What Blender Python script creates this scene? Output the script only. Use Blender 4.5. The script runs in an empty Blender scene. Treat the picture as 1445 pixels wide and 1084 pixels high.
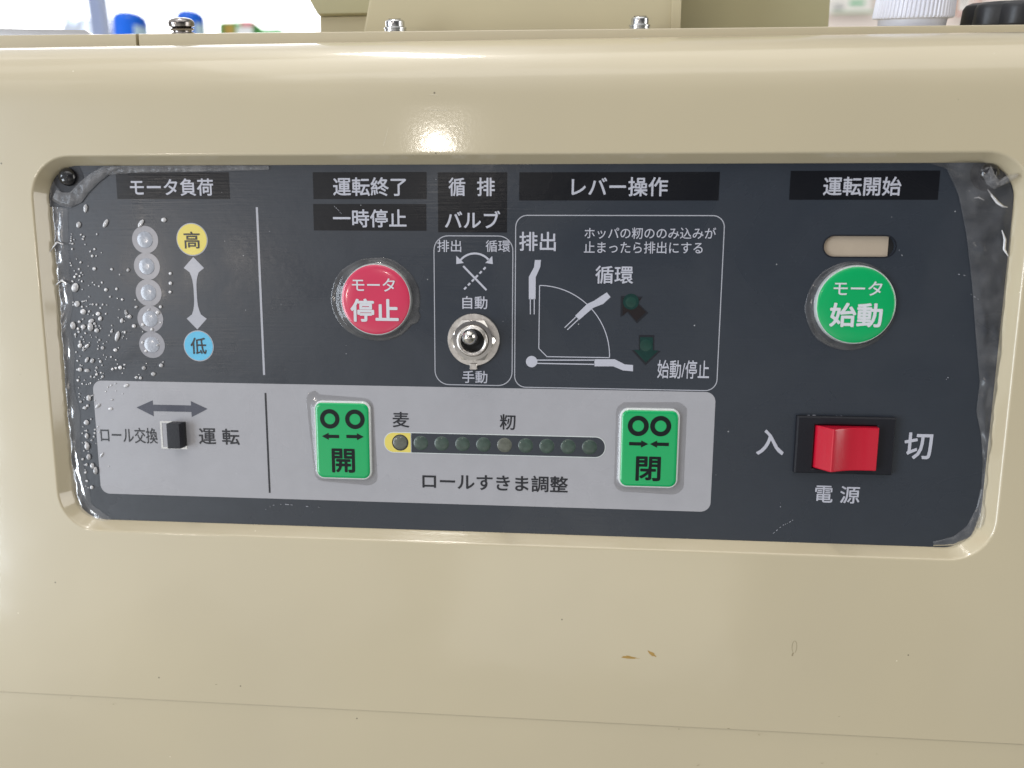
import bpy, bmesh, math, random
from mathutils import Vector, Matrix, noise
from mathutils.geometry import tessellate_polygon
random.seed(7)
sc = bpy.context.scene
COL = sc.collection
MM = 0.001

# ------------------------------------------------------------------ camera
CAM = Vector((19.018, -246.305, 38.369)) * MM
RIGHT = Vector((0.99693323, 0.07798698, 0.00649364))
UP = Vector((-0.01836665, 0.15250955, 0.98813132))
BACK = Vector((0.07607103, -0.98522021, 0.1534742))
FPX = 1086.0                                   # focal length of the phone lens in photo pixels
cd = bpy.data.cameras.new('camera'); co = bpy.data.objects.new('camera', cd); COL.objects.link(co)
m = Matrix((RIGHT, UP, BACK)).transposed().to_4x4(); m.translation = CAM
co.matrix_world = m
cd.sensor_width = 36; cd.lens = FPX / 1445 * 36
cd.clip_start = 0.01; cd.clip_end = 60
cd.dof.use_dof = True; cd.dof.focus_distance = 0.25; cd.dof.aperture_fstop = 9.0
sc.camera = co
sc.view_settings.view_transform = 'Standard'
sc.view_settings.look = 'None'
sc.view_settings.exposure = -0.05
sc.view_settings.gamma = 1.0
sc.view_settings.use_curve_mapping = False
sc.cycles.use_denoising = True
sc.cycles.max_bounces = 8
sc.cycles.transparent_max_bounces = 12

def ray(px, py):
    return (RIGHT * ((px - 722.5) / FPX) - UP * ((py - 542.0) / FPX) - BACK)
def mm(px, py, h=0.0):
    """photo measurement -> (x, z) in mm on the panel plane, or on a plane h mm in front of it"""
    d = ray(px, py); s = (-h * MM - CAM.y) / d.y
    p = CAM + d * s
    return (p.x / MM, p.z / MM)

# ------------------------------------------------------------------ light
w = bpy.data.worlds.new('World'); sc.world = w; w.use_nodes = True
nt = w.node_tree; nt.nodes.clear()
def N(nt, t, **k):
    n = nt.nodes.new(t)
    for a, v in k.items(): setattr(n, a, v)
    return n
tc = N(nt, 'ShaderNodeTexCoord'); sep = N(nt, 'ShaderNodeSeparateXYZ')
nt.links.new(tc.outputs['Generated'], sep.inputs[0])
r = N(nt, 'ShaderNodeValToRGB'); mr = N(nt, 'ShaderNodeMapRange')
mr.inputs[1].default_value = -1; mr.inputs[2].default_value = 1
nt.links.new(sep.outputs['Z'], mr.inputs[0]); nt.links.new(mr.outputs[0], r.inputs[0])
e = r.color_ramp.elements
e[0].position = 0.0; e[0].color = (0.42, 0.40, 0.36, 1)
e[1].position = 1.0; e[1].color = (0.85, 0.83, 0.80, 1)         # pale ceiling
for ps_, c_ in ((0.20, (0.30, 0.28, 0.25)), (0.265, (0.44, 0.415, 0.36)), (0.31, (0.74, 0.70, 0.60)), (0.40, (0.58, 0.55, 0.49)), (0.47, (0.26, 0.25, 0.24)),
                (0.56, (0.19, 0.18, 0.185)), (0.64, (0.24, 0.23, 0.23)), (0.78, (0.80, 0.78, 0.75))):   # daylit floor, dim far side of the room, ceiling
    x = e.new(ps_); x.color = (*c_, 1)
bg = N(nt, 'ShaderNodeBackground'); bg.inputs[1].default_value = 1.5
out = N(nt, 'ShaderNodeOutputWorld')
r2 = N(nt, 'ShaderNodeValToRGB'); mr2 = N(nt, 'ShaderNodeMapRange'); mr2.inputs[1].default_value = -1; mr2.inputs[2].default_value = 1
nt.links.new(sep.outputs['X'], mr2.inputs[0]); nt.links.new(mr2.outputs[0], r2.inputs[0])
e = r2.color_ramp.elements
e[0].position = 0.12; e[0].color = (1.0, 1.0, 1.0, 1)           # window side of the shop
e[1].position = 0.80; e[1].color = (0.22, 0.235, 0.235, 1)        # dim inner side
x = e.new(0.36); x.color = (0.78, 0.80, 0.86, 1)
x = e.new(0.55); x.color = (0.50, 0.50, 0.52, 1)
mxw = N(nt, 'ShaderNodeMix', data_type='RGBA', blend_type='MULTIPLY'); mxw.inputs[0].default_value = 1
nt.links.new(r.outputs[0], mxw.inputs[6]); nt.links.new(r2.outputs[0], mxw.inputs[7])
vw = N(nt, 'ShaderNodeTexVoronoi', distance='MANHATTAN'); vw.inputs['Scale'].default_value = 3.6   # shelves, machines and doors of the room
nt.links.new(tc.outputs['Generated'], vw.inputs['Vector'])
vs_ = N(nt, 'ShaderNodeSeparateColor'); nt.links.new(vw.outputs['Color'], vs_.inputs[0])
vm = N(nt, 'ShaderNodeMapRange'); vm.inputs[3].default_value = 0.58; vm.inputs[4].default_value = 1.42
nt.links.new(vs_.outputs[0], vm.inputs[0])
vx = N(nt, 'ShaderNodeVectorMath', operation='SCALE'); nt.links.new(mxw.outputs[2], vx.inputs[0]); nt.links.new(vm.outputs[0], vx.inputs['Scale'])
nt.links.new(vx.outputs[0], bg.inputs[0]); nt.links.new(bg.outputs[0], out.inputs[0])

def area(name, loc, target, sx, sy, power, color=(1, 1, 1), roll=0.0):
    l = bpy.data.lights.new(name, 'AREA'); l.shape = 'RECTANGLE'; l.size = sx; l.size_y = sy
    l.energy = power; l.color = color
    o = bpy.data.objects.new(name, l); COL.objects.link(o)
    o.location = loc
    q = (Vector(target) - Vector(loc)).to_track_quat('-Z', 'Y')
    o.rotation_euler = (q.to_matrix() @ Matrix.Rotation(roll, 3, 'Z')).to_euler()
    return o
def mirrored(px, py, h, dist):
    """where a lamp stands whose mirror image shows at this spot of the flat front"""
    X, Z = mm(px, py, h); p = Vector((X, -h, Z)) * MM
    d = (p - CAM).normalized(); d.y = -d.y
    return p + d * dist, p
# overhead ceiling fixture, shop window at the left behind the viewer, lamps of the room behind the viewer
area('ceiling_tube', (-0.36, -0.10, 1.75), (-0.03, 0, 0.1), 0.50, 0.11, 9.0, (1, 0.97, 0.92), math.radians(8))
area('ceiling_panel', (0.25, -1.2, 2.3), (0, 0, 0), 3.2, 2.2, 24.0, (1, 0.96, 0.90))
p, t = mirrored(-405, 500, 5, 2.4)
area('shop_window', p, t, 1.05, 1.7, 46.0, (0.80, 0.89, 1.0))
p, t = mirrored(830, 850, 5, 2.2)
area('floor_glare', p, t, 0.85, 0.40, 0.65, (1, 0.97, 0.88))
area('lip_fill', (1.9, -0.42, 0.25), (0, 0, 0), 0.9, 1.3, 13.0, (1, 0.97, 0.93))  # added fill without a real source, brightens the left wall of the recess
p, t = mirrored(622, 205, 5, 2.4)
area('room_lamp', p, t, 0.06, 0.05, 1.3, (1, 0.93, 0.84))
p, t = mirrored(262, 372, 0, 2.6)
area('far_lamp', p, t, 0.12, 0.14, 3.0, (1, 0.90, 0.80))

# ------------------------------------------------------------------ materials
def nodes(name):
    m = bpy.data.materials.new(name); m.use_nodes = True
    return m, m.node_tree, m.node_tree.nodes['Principled BSDF']
def mat(name, col, rough=0.4, metal=0.0, coat=0.0, coat_r=0.05, bump=0.0, bscale=400.0, vary=0.0, vscale=60.0, rvar=0.0, spec=0.5, stretch=(1, 1, 1), emit=None):
    m, t, b = nodes(name)
    b.inputs['Base Color'].default_value = (*col, 1); b.inputs['Roughness'].default_value = rough
    b.inputs['Metallic'].default_value = metal
    b.inputs['Coat Weight'].default_value = coat; b.inputs['Coat Roughness'].default_value = coat_r
    b.inputs['Specular IOR Level'].default_value = spec
    tc = N(t, 'ShaderNodeTexCoord'); mp = N(t, 'ShaderNodeMapping'); mp.inputs['Scale'].default_value = stretch
    t.links.new(tc.outputs['Object'], mp.inputs[0])
    if vary or rvar:
        n = N(t, 'ShaderNodeTexNoise'); n.inputs['Scale'].default_value = vscale; n.inputs['Detail'].default_value = 6
        t.links.new(mp.outputs[0], n.inputs['Vector'])
    if vary:
        mx = N(t, 'ShaderNodeMix', data_type='RGBA')
        mx.inputs[6].default_value = (*[c * (1 - vary) for c in col], 1)
        mx.inputs[7].default_value = (*[min(1, c * (1 + vary)) for c in col], 1)
        t.links.new(n.outputs['Fac'], mx.inputs[0]); t.links.new(mx.outputs[2], b.inputs['Base Color'])
    if rvar:
        q = N(t, 'ShaderNodeMapRange'); q.inputs[1].default_value = 0.3; q.inputs[2].default_value = 0.7
        q.inputs[3].default_value = max(0.02, rough - rvar); q.inputs[4].default_value = rough + rvar
        t.links.new(n.outputs['Fac'], q.inputs[0]); t.links.new(q.outputs[0], b.inputs['Roughness'])
    if bump:
        n2 = N(t, 'ShaderNodeTexNoise'); n2.inputs['Scale'].default_value = bscale; n2.inputs['Detail'].default_value = 3
        t.links.new(mp.outputs[0], n2.inputs['Vector'])
        bp = N(t, 'ShaderNodeBump'); bp.inputs['Strength'].default_value = bump; bp.inputs['Distance'].default_value = 0.0003
        t.links.new(n2.outputs['Fac'], bp.inputs['Height']); t.links.new(bp.outputs[0], b.inputs['Normal'])
    if emit:
        b.inputs['Emission Color'].default_value = (*emit[0], 1); b.inputs['Emission Strength'].default_value = emit[1]
    return m

def paint_mat(name, col, rough, coat):
    """glossy enamel on sheet metal: faint orange peel, grime patches, tiny dark and pale specks"""
    m = mat(name, col, rough, coat=coat, coat_r=0.095)
    m.node_tree.nodes['Principled BSDF'].inputs['Coat IOR'].default_value = 1.6
    t = m.node_tree; b = t.nodes['Principled BSDF']
    tc = N(t, 'ShaderNodeTexCoord')
    n = N(t, 'ShaderNodeTexNoise'); n.inputs['Scale'].default_value = 14; n.inputs['Detail'].default_value = 5
    t.links.new(tc.outputs['Object'], n.inputs['Vector'])
    mx = N(t, 'ShaderNodeMix', data_type='RGBA')
    mx.inputs[6].default_value = (col[0] * .93, col[1] * .93, col[2] * .95, 1)
    mx.inputs[7].default_value = (col[0] * 1.05, col[1] * 1.045, col[2] * 1.02, 1)
    t.links.new(n.outputs['Fac'], mx.inputs[0]); last = mx.outputs[2]
    for sc_, thr, c in ((170, 0.052, (0.10, 0.085, 0.06)), (230, 0.05, (0.85, 0.80, 0.66))):
        v = N(t, 'ShaderNodeTexVoronoi'); v.inputs['Scale'].default_value = sc_
        t.links.new(tc.outputs['Object'], v.inputs['Vector'])
        lt = N(t, 'ShaderNodeMath', operation='LESS_THAN'); lt.inputs[1].default_value = thr
        t.links.new(v.outputs['Distance'], lt.inputs[0])
        sx = N(t, 'ShaderNodeSeparateColor'); t.links.new(v.outputs['Color'], sx.inputs[0])
        gt = N(t, 'ShaderNodeMath', operation='GREATER_THAN'); gt.inputs[1].default_value = 0.945
        t.links.new(sx.outputs[0], gt.inputs[0])
        mu = N(t, 'ShaderNodeMath', operation='MULTIPLY'); t.links.new(lt.outputs[0], mu.inputs[0]); t.links.new(gt.outputs[0], mu.inputs[1])
        mu2 = N(t, 'ShaderNodeMath', operation='MULTIPLY'); mu2.inputs[1].default_value = 0.75
        t.links.new(mu.outputs[0], mu2.inputs[0])
        mz = N(t, 'ShaderNodeMix', data_type='RGBA'); mz.inputs[7].default_value = (*c, 1)
        t.links.new(mu2.outputs[0], mz.inputs[0]); t.links.new(last, mz.inputs[6]); last = mz.outputs[2]
    t.links.new(last, b.inputs['Base Color'])
    n2 = N(t, 'ShaderNodeTexNoise'); n2.inputs['Scale'].default_value = 22; n2.inputs['Detail'].default_value = 2
    n3 = N(t, 'ShaderNodeTexNoise'); n3.inputs['Scale'].default_value = 900
    for q in (n2, n3): t.links.new(tc.outputs['Object'], q.inputs['Vector'])
    b1 = N(t, 'ShaderNodeBump'); b1.inputs['Strength'].default_value = 0.15; b1.inputs['Distance'].default_value = 0.002
    t.links.new(n2.outputs['Fac'], b1.inputs['Height'])
    b2 = N(t, 'ShaderNodeBump'); b2.inputs['Strength'].default_value = 0.035; b2.inputs['Distance'].default_value = 0.0002
    t.links.new(n3.outputs['Fac'], b2.inputs['Height']); t.links.new(b1.outputs[0], b2.inputs['Normal'])
    t.links.new(b2.outputs[0], b.inputs['Normal']); t.links.new(b2.outputs[0], b.inputs['Coat Normal'])
    return m

def film_mat(name, milky, rough, bump, bscale, refl=1.0):
    m, t, b = nodes(name); t.nodes.remove(b)
    o = t.nodes['Material Output']
    tr = N(t, 'ShaderNodeBsdfTransparent'); df = N(t, 'ShaderNodeBsdfDiffuse'); df.inputs[0].default_value = (0.75, 0.75, 0.78, 1)
    gl = N(t, 'ShaderNodeBsdfGlossy'); gl.inputs['Roughness'].default_value = rough
    tc = N(t, 'ShaderNodeTexCoord'); n = N(t, 'ShaderNodeTexNoise'); n.inputs['Scale'].default_value = bscale; n.inputs['Detail'].default_value = 4
    t.links.new(tc.outputs['Object'], n.inputs['Vector'])
    bp = N(t, 'ShaderNodeBump'); bp.inputs['Strength'].default_value = bump; bp.inputs['Distance'].default_value = 0.001
    t.links.new(n.outputs['Fac'], bp.inputs['Height']); t.links.new(bp.outputs[0], gl.inputs['Normal'])
    mq = N(t, 'ShaderNodeMapRange'); mq.inputs[1].default_value = .3; mq.inputs[2].default_value = .7
    mq.inputs[3].default_value = milky * .5; mq.inputs[4].default_value = milky * 1.5
    t.links.new(n.outputs['Fac'], mq.inputs[0])
    m1 = N(t, 'ShaderNodeMixShader'); t.links.new(mq.outputs[0], m1.inputs[0])
    t.links.new(tr.outputs[0], m1.inputs[1]); t.links.new(df.outputs[0], m1.inputs[2])
    fr = N(t, 'ShaderNodeFresnel'); fr.inputs[0].default_value = 1.5; t.links.new(bp.outputs[0], fr.inputs['Normal'])
    mu = N(t, 'ShaderNodeMath', operation='MULTIPLY'); mu.inputs[1].default_value = refl; mu.use_clamp = True
    t.links.new(fr.outputs[0], mu.inputs[0])
    m2 = N(t, 'ShaderNodeMixShader'); t.links.new(mu.outputs[0], m2.inputs[0])
    t.links.new(m1.outputs[0], m2.inputs[1]); t.links.new(gl.outputs[0], m2.inputs[2])
    t.links.new(m2.outputs[0], o.inputs['Surface'])
    return m

def print_mat(name, col, rough=0.27, dust=True, spec=0.5):
    """screen print under the clear protective film: fine horizontal brushing and dust specks"""
    m = mat(name, col, rough, vary=0.06, vscale=180, spec=spec, coat=0.12, coat_r=0.3)
    t = m.node_tree; b = t.nodes['Principled BSDF']
    tc = N(t, 'ShaderNodeTexCoord')
    ns = N(t, 'ShaderNodeTexNoise'); ns.inputs['Scale'].default_value = 26; ns.inputs['Detail'].default_value = 7; ns.inputs['Distortion'].default_value = 1.2
    t.links.new(tc.outputs['Object'], ns.inputs['Vector'])        # finger smears in the gloss
    rq = N(t, 'ShaderNodeMapRange'); rq.inputs[1].default_value = .35; rq.inputs[2].default_value = .68; rq.inputs[3].default_value = rough - .06; rq.inputs[4].default_value = rough + .12
    t.links.new(ns.outputs['Fac'], rq.inputs[0]); t.links.new(rq.outputs[0], b.inputs['Roughness'])
    mp = N(t, 'ShaderNodeMapping'); mp.inputs['Scale'].default_value = (60, 60, 1600)
    t.links.new(tc.outputs['Object'], mp.inputs[0])
    n = N(t, 'ShaderNodeTexNoise'); n.inputs['Scale'].default_value = 1.0; n.inputs['Detail'].default_value = 4
    t.links.new(mp.outputs[0], n.inputs['Vector'])
    n3 = N(t, 'ShaderNodeTexNoise'); n3.inputs['Scale'].default_value = 420; n3.inputs['Detail'].default_value = 5
    t.links.new(tc.outputs['Object'], n3.inputs['Vector'])
    ad = N(t, 'ShaderNodeMath', operation='ADD'); t.links.new(n.outputs['Fac'], ad.inputs[0]); t.links.new(n3.outputs['Fac'], ad.inputs[1])
    bp = N(t, 'ShaderNodeBump'); bp.inputs['Strength'].default_value = 0.16; bp.inputs['Distance'].default_value = 0.0002
    t.links.new(ad.outputs[0], bp.inputs['Height'])
    t.links.new(bp.outputs[0], b.inputs['Normal']); t.links.new(bp.outputs[0], b.inputs['Coat Normal'])
    if dust:
        old = b.inputs['Base Color'].links[0].from_socket
        v = N(t, 'ShaderNodeTexVoronoi'); v.inputs['Scale'].default_value = 330
        t.links.new(tc.outputs['Object'], v.inputs['Vector'])
        sx = N(t, 'ShaderNodeSeparateColor'); t.links.new(v.outputs['Color'], sx.inputs[0])
        th = N(t, 'ShaderNodeMapRange'); th.inputs[1].default_value = 0.86; th.inputs[2].default_value = 1.0
        th.inputs[3].default_value = 0.0; th.inputs[4].default_value = 0.075
        t.links.new(sx.outputs[0], th.inputs[0])
        lt = N(t, 'ShaderNodeMath', operation='LESS_THAN'); t.links.new(v.outputs['Distance'], lt.inputs[0]); t.links.new(th.outputs[0], lt.inputs[1])
        mz = N(t, 'ShaderNodeMix', data_type='RGBA'); mz.inputs[7].default_value = (0.42, 0.43, 0.45, 1)
        mu = N(t, 'ShaderNodeMath', operation='MULTIPLY'); mu.inputs[1].default_value = 0.8; t.links.new(lt.outputs[0], mu.inputs[0])
        t.links.new(mu.outputs[0], mz.inputs[0]); t.links.new(old, mz.inputs[6]); t.links.new(mz.outputs[2], b.inputs['Base Color'])
    return m

BEIGE = (0.53, 0.463, 0.318)
M = dict(
    hood=paint_mat('beige_enamel', BEIGE, 0.38, 1.0),
    hopper=paint_mat('beige_hopper_enamel', (0.50, 0.44, 0.285), 0.42, 0.3),
    rear=paint_mat('greenish_beige_enamel', (0.40, 0.37, 0.22), 0.45, 0.3),
    plate=print_mat('navy_print', (0.029, 0.036, 0.048)),
    black=print_mat('black_print', (0.006, 0.007, 0.010), spec=0.32),
    field=print_mat('light_grey_print', (0.365, 0.365, 0.392)),
    white=print_mat('pale_print', (0.48, 0.49, 0.56), dust=False),
    line=print_mat('pale_line_print', (0.40, 0.41, 0.46), dust=False),
    ink=print_mat('dark_ink', (0.010, 0.012, 0.018), dust=False),
    slate=print_mat('slate_ink', (0.055, 0.06, 0.085), dust=False),
    yellow=print_mat('yellow_print', (0.72, 0.60, 0.13), dust=False),
    blue=print_mat('blue_print', (0.10, 0.46, 0.70), dust=False),
    red=mat('red_button_film', (0.60, 0.040, 0.10), 0.22, coat=0.5, coat_r=0.08, vary=0.05, vscale=90, bump=0.04, bscale=260),
    green=mat('green_button_film', (0.0, 0.37, 0.11), 0.22, coat=0.5, coat_r=0.08, vary=0.05, vscale=90, bump=0.04, bscale=260),
    rim=mat('pale_rim', (0.62, 0.66, 0.66), 0.25, coat=0.6),
    letter=mat('button_letter', (0.62, 0.64, 0.68), 0.3),
    bletter=mat('button_ink', (0.008, 0.014, 0.014), 0.4, spec=0.2),
    chrome=mat('chrome', (0.66, 0.64, 0.62), 0.13, 1.0, bump=0.05, bscale=500, rvar=0.05, vscale=300),
    nickel=mat('brushed_nickel', (0.74, 0.71, 0.68), 0.32, 1.0, bump=0.12, bscale=900, rvar=0.08, vscale=500),
    zinc=mat('zinc_plating', (0.60, 0.61, 0.62), 0.22, 1.0, bump=0.1, bscale=500),
    dark=mat('black_plastic', (0.010, 0.011, 0.016), 0.42, spec=0.35, bump=0.15, bscale=1200),
    hole=mat('dark_cavity', (0.006, 0.006, 0.007), 0.7, vary=0.2),
    rocker=mat('red_rocker_plastic', (0.50, 0.007, 0.028), 0.26, coat=0.35, coat_r=0.1, vary=0.06, vscale=70, bump=0.05, bscale=700),
    slot=mat('beige_slot_metal', (0.42, 0.35, 0.27), 0.5, vary=0.08, vscale=160),
    greenlens=mat('dim_green_lens', (0.040, 0.068, 0.055), 0.4, coat=0.5, coat_r=0.1, vary=0.5, vscale=700),
    amberlens=mat('dim_amber_lens', (0.100, 0.108, 0.088), 0.4, coat=0.5, coat_r=0.1, vary=0.45, vscale=900),
    deepgreen=mat('dark_green_lens', (0.006, 0.034, 0.030), 0.3, spec=0.35, coat=0.0, vary=0.4, vscale=600),
    glow_green=mat('green_lens_core', (0.008, 0.044, 0.034), 0.3, spec=0.5, coat=0.1, coat_r=0.15, vary=0.4, vscale=600),
    screw=mat('black_oxide', (0.012, 0.012, 0.015), 0.2, 0.0, coat=0.6, bump=0.1, bscale=900),
    dark_nickel=mat('tarnished_nickel', (0.30, 0.28, 0.27), 0.2, 1.0, bump=0.1, bscale=500),
    worn=mat('worn_switch_metal', (0.20, 0.17, 0.16), 0.4, 0.4, vary=.2, vscale=600),
    browned=mat('brown_print', (0.017, 0.013, 0.014), 0.3, spec=0.35, vary=0.2),
    clear_window=mat('clear_lamp_window', (0.27, 0.27, 0.30), 0.3, coat=0.4, coat_r=0.2, vary=0.12, vscale=900),
    milky=mat('milky_lamp', (0.36, 0.38, 0.43), 0.25, coat=0.6, coat_r=0.12, vary=0.25, vscale=1300, bump=0.3, bscale=1500),
    film=film_mat('lifted_film', 0.065, 0.18, 0.35, 160, 0.7),
    filmstrip=film_mat('creased_film', 0.13, 0.24, 0.5, 300, 0.7),
    filmrim=film_mat('stretched_film', 0.06, 0.10, 0.2, 200, 0.9),
    filmskirt=film_mat('clinging_film', 0.05, 0.08, 0.1, 200, 0.55),
    bubble=film_mat('air_bubble_film', 0.78, 0.12, 0.05, 200, 2.4),  # milky white stands in for window light caught by the bubbles
    stain=mat('yellow_stain', (0.40, 0.25, 0.07), 0.5, vary=0.25, vscale=500),
    scratch=mat('pale_scratch', (0.62, 0.56, 0.43), 0.6),
    scuff=mat('grey_scuff', (0.30, 0.25, 0.16), 0.5, vary=0.3, vscale=500),
    knob=mat('black_knob_plastic', (0.018, 0.019, 0.022), 0.42, bump=0.2, bscale=900),
    cap=mat('white_cap_plastic', (0.72, 0.73, 0.81), 0.35, bump=0.03),
)

# ------------------------------------------------------------------ mesh helpers (mm in, metres out)
def weighted(me, cmin):
    """smooth shading that leaves the large flat faces flat: area weighted corner normals"""
    at = [[] for _ in me.vertices]
    for p in me.polygons:
        for v in p.vertices: at[v].append(p.index)
    nr = [p.normal.copy() for p in me.polygons]; ar = [p.area for p in me.polygons]; out = []
    for p in me.polygons:
        for v in p.vertices:
            q = Vector((0, 0, 0))
            for k in at[v]:
                if nr[k].dot(nr[p.index]) > cmin: q += nr[k] * ar[k]
            out.append(q.normalized() if q.length > 0 else nr[p.index])
    me.normals_split_custom_set([tuple(q) for q in out])
def link(name, bm, mt, parent=None, smooth=None):
    me = bpy.data.meshes.new(name); bm.normal_update(); bm.to_mesh(me); bm.free()
    o = bpy.data.objects.new(name, me); COL.objects.link(o)
    for mm_ in (mt if isinstance(mt, (list, tuple)) else [mt]): me.materials.append(mm_)
    if smooth is not None:
        for p in me.polygons: p.use_smooth = True
        weighted(me, math.cos(math.radians(smooth)))
    if parent is not None:
        o.parent = parent
    return o
def V(bm, X, h, Z): return bm.verts.new((X * MM, -h * MM, Z * MM))
def area2(pts): return sum(a[0] * b[1] - b[0] * a[1] for a, b in zip(pts, pts[1:] + pts[:1]))
def ccw(pts):
    pts = list(pts)
    return pts if area2(pts) > 0 else pts[::-1]       # seen from the viewer (-Y), x right, z up
def face(bm, vs):
    try: return bm.faces.new(vs)
    except ValueError: return None
def tess_into(bm, pts, h):
    pts = ccw(pts); vs = [V(bm, x, h, z) for x, z in pts]
    for a, b, c in tessellate_polygon([[Vector((x, z, 0)) for x, z in pts]]):
        if area2([pts[a], pts[b], pts[c]]) < 0: a, b = b, a
        face(bm, (vs[a], vs[b], vs[c]))
def sheet(name, pts, h, mt, parent=None):
    bm = bmesh.new(); tess_into(bm, pts, h)
    return link(name, bm, mt, parent)
def prism_into(bm, pts, h0, h1):
    pts = ccw(pts); a = [V(bm, x, h0, z) for x, z in pts]; b = [V(bm, x, h1, z) for x, z in pts]
    n = len(pts)
    for i in range(n): face(bm, (a[i], a[(i + 1) % n], b[(i + 1) % n], b[i]))
    face(bm, b); face(bm, a[::-1])
def prism(name, pts, h0, h1, mt, parent=None, bevel=0.0, smooth=None):
    bm = bmesh.new(); prism_into(bm, pts, h0, h1)
    if bevel:
        bmesh.ops.bevel(bm, geom=bm.edges[:], offset=bevel * MM, segments=2, affect='EDGES', profile=0.6)
    return link(name, bm, mt, parent, smooth)
def rrect(cx, cz, wd, ht, r, n=8):
    r = max(0.01, min(r, wd / 2 - 0.001, ht / 2 - 0.001)); out = []
    for qx, qz, a0 in ((1, 1, 0), (-1, 1, 90), (-1, -1, 180), (1, -1, 270)):
        for i in range(n + 1):
            a = math.radians(a0 + 90 * i / n)
            out.append((cx + qx * (wd / 2 - r) + r * math.cos(a), cz + qz * (ht / 2 - r) + r * math.sin(a)))
    return out
def circ(cx, cz, r, n=64): return [(cx + r * math.cos(2 * math.pi * i / n), cz + r * math.sin(2 * math.pi * i / n)) for i in range(n)]
def band(outline_fn, d_out, d_in):
    """outline ring as two loops"""
    return outline_fn(d_out), outline_fn(d_in)
def loft_into(bm, outline, profile, cap=True):
    """outline(inset) -> points; profile = [(inset, h)...] from the base up to the top"""
    loops = [[V(bm, x, h, z) for x, z in outline(d)] for d, h in profile]
    n = len(loops[0])
    for a, b in zip(loops, loops[1:]):
        for i in range(n): face(bm, (a[i], a[(i + 1) % n], b[(i + 1) % n], b[i]))
    if cap: face(bm, loops[-1])
def loft(name, outline, profile, mt, parent=None, cap=True, smooth=40):
    bm = bmesh.new(); loft_into(bm, outline, profile, cap)
    return link(name, bm, mt, parent, smooth)
def ring_sheet(name, outer, inner, h, mt, parent=None):
    bm = bmesh.new(); a = [V(bm, x, h, z) for x, z in outer]; b = [V(bm, x, h, z) for x, z in inner]
    n = len(a)
    for i in range(n): face(bm, (a[i], a[(i + 1) % n], b[(i + 1) % n], b[i]))
    return link(name, bm, mt, parent)
def stroke_into(bm, pts, wd, h):
    """flat printed line through the points"""
    n = len(pts); L = []; R_ = []
    for i, p in enumerate(pts):
        a = pts[max(0, i - 1)]; b = pts[min(n - 1, i + 1)]
        d = Vector((b[0] - a[0], b[1] - a[1])); d.normalize(); q = Vector((-d.y, d.x)) * wd / 2
        L.append(V(bm, p[0] + q.x, h, p[1] + q.y)); R_.append(V(bm, p[0] - q.x, h, p[1] - q.y))
    for i in range(n - 1): face(bm, (R_[i], R_[i + 1], L[i + 1], L[i]))
def stroke(name, pts, wd, h, mt, parent=None):
    bm = bmesh.new(); stroke_into(bm, pts, wd, h); return link(name, bm, mt, parent)
def empty(name, loc, parent=None):
    o = bpy.data.objects.new(name, None); COL.objects.link(o); o.location = loc; o.empty_display_size = 0.02
    if parent is not None: o.parent = parent
    return o
def tag(o, label=None, cat=None, group=None, kind=None):
    if label: o['label'] = label
    if cat: o['category'] = cat
    if group: o['group'] = group
    if kind: o['kind'] = kind
    return o
def text(body, box, h, mt, parent, bold=0.018, hp=None, name='lettering', skew=None):
    """box: left, right, top, bottom as measured in the photo; lies flat on the panel"""
    l, r_, t, b = box; hp = h if hp is None else hp
    cx, cy = (l + r_) / 2, (t + b) / 2
    x0 = mm(l, cy, hp)[0]; x1 = mm(r_, cy, hp)[0]; z1 = mm(cx, t, hp)[1]; z0 = mm(cx, b, hp)[1]
    return text_mm(body, x0, x1, z0, z1, h, mt, parent, bold, name)
def text_mm(body, x0, x1, z0, z1, h, mt, parent, bold=0.018, name='lettering'):
    c = bpy.data.curves.new(name, 'FONT'); c.body = body; c.size = 1; c.resolution_u = 4
    o = bpy.data.objects.new(name, c); COL.objects.link(o); bpy.context.view_layer.update()
    src = bpy.data.meshes.new_from_object(o.evaluated_get(bpy.context.evaluated_depsgraph_get()))
    bpy.data.objects.remove(o); bpy.data.curves.remove(c)
    xs = [v.co.x for v in src.vertices]; ys = [v.co.y for v in src.vertices]
    ax, bx, ay, by = min(xs) - bold, max(xs) + bold, min(ys) - bold, max(ys) + bold
    co_, fa = [], []; shifts = [(0, 0)]
    if bold > .004: shifts += [(bold * math.cos(t), bold * math.sin(t)) for t in [math.pi / 4 * i for i in range(8)]]
    for k, (dx, dy) in enumerate(shifts):          # heavier strokes: the outline printed again, shifted a little
        n0 = len(co_)
        for v in src.vertices:
            X = x0 + (v.co.x + dx - ax) / (bx - ax) * (x1 - x0); Z = z0 + (v.co.y + dy - ay) / (by - ay) * (z1 - z0)
            co_.append((X * MM, -(h + .004 * k) * MM, Z * MM))
        fa += [tuple(n0 + i for i in p.vertices) for p in src.polygons]
    bpy.data.meshes.remove(src)
    me = bpy.data.meshes.new(name); me.from_pydata(co_, [], fa); me.update()
    if me.polygons and sum(p.normal.y * p.area for p in me.polygons) > 0: me.flip_normals()
    me.materials.append(mt)
    q = bpy.data.objects.new(name, me); COL.objects.link(q); q.parent = parent
    return q
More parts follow.
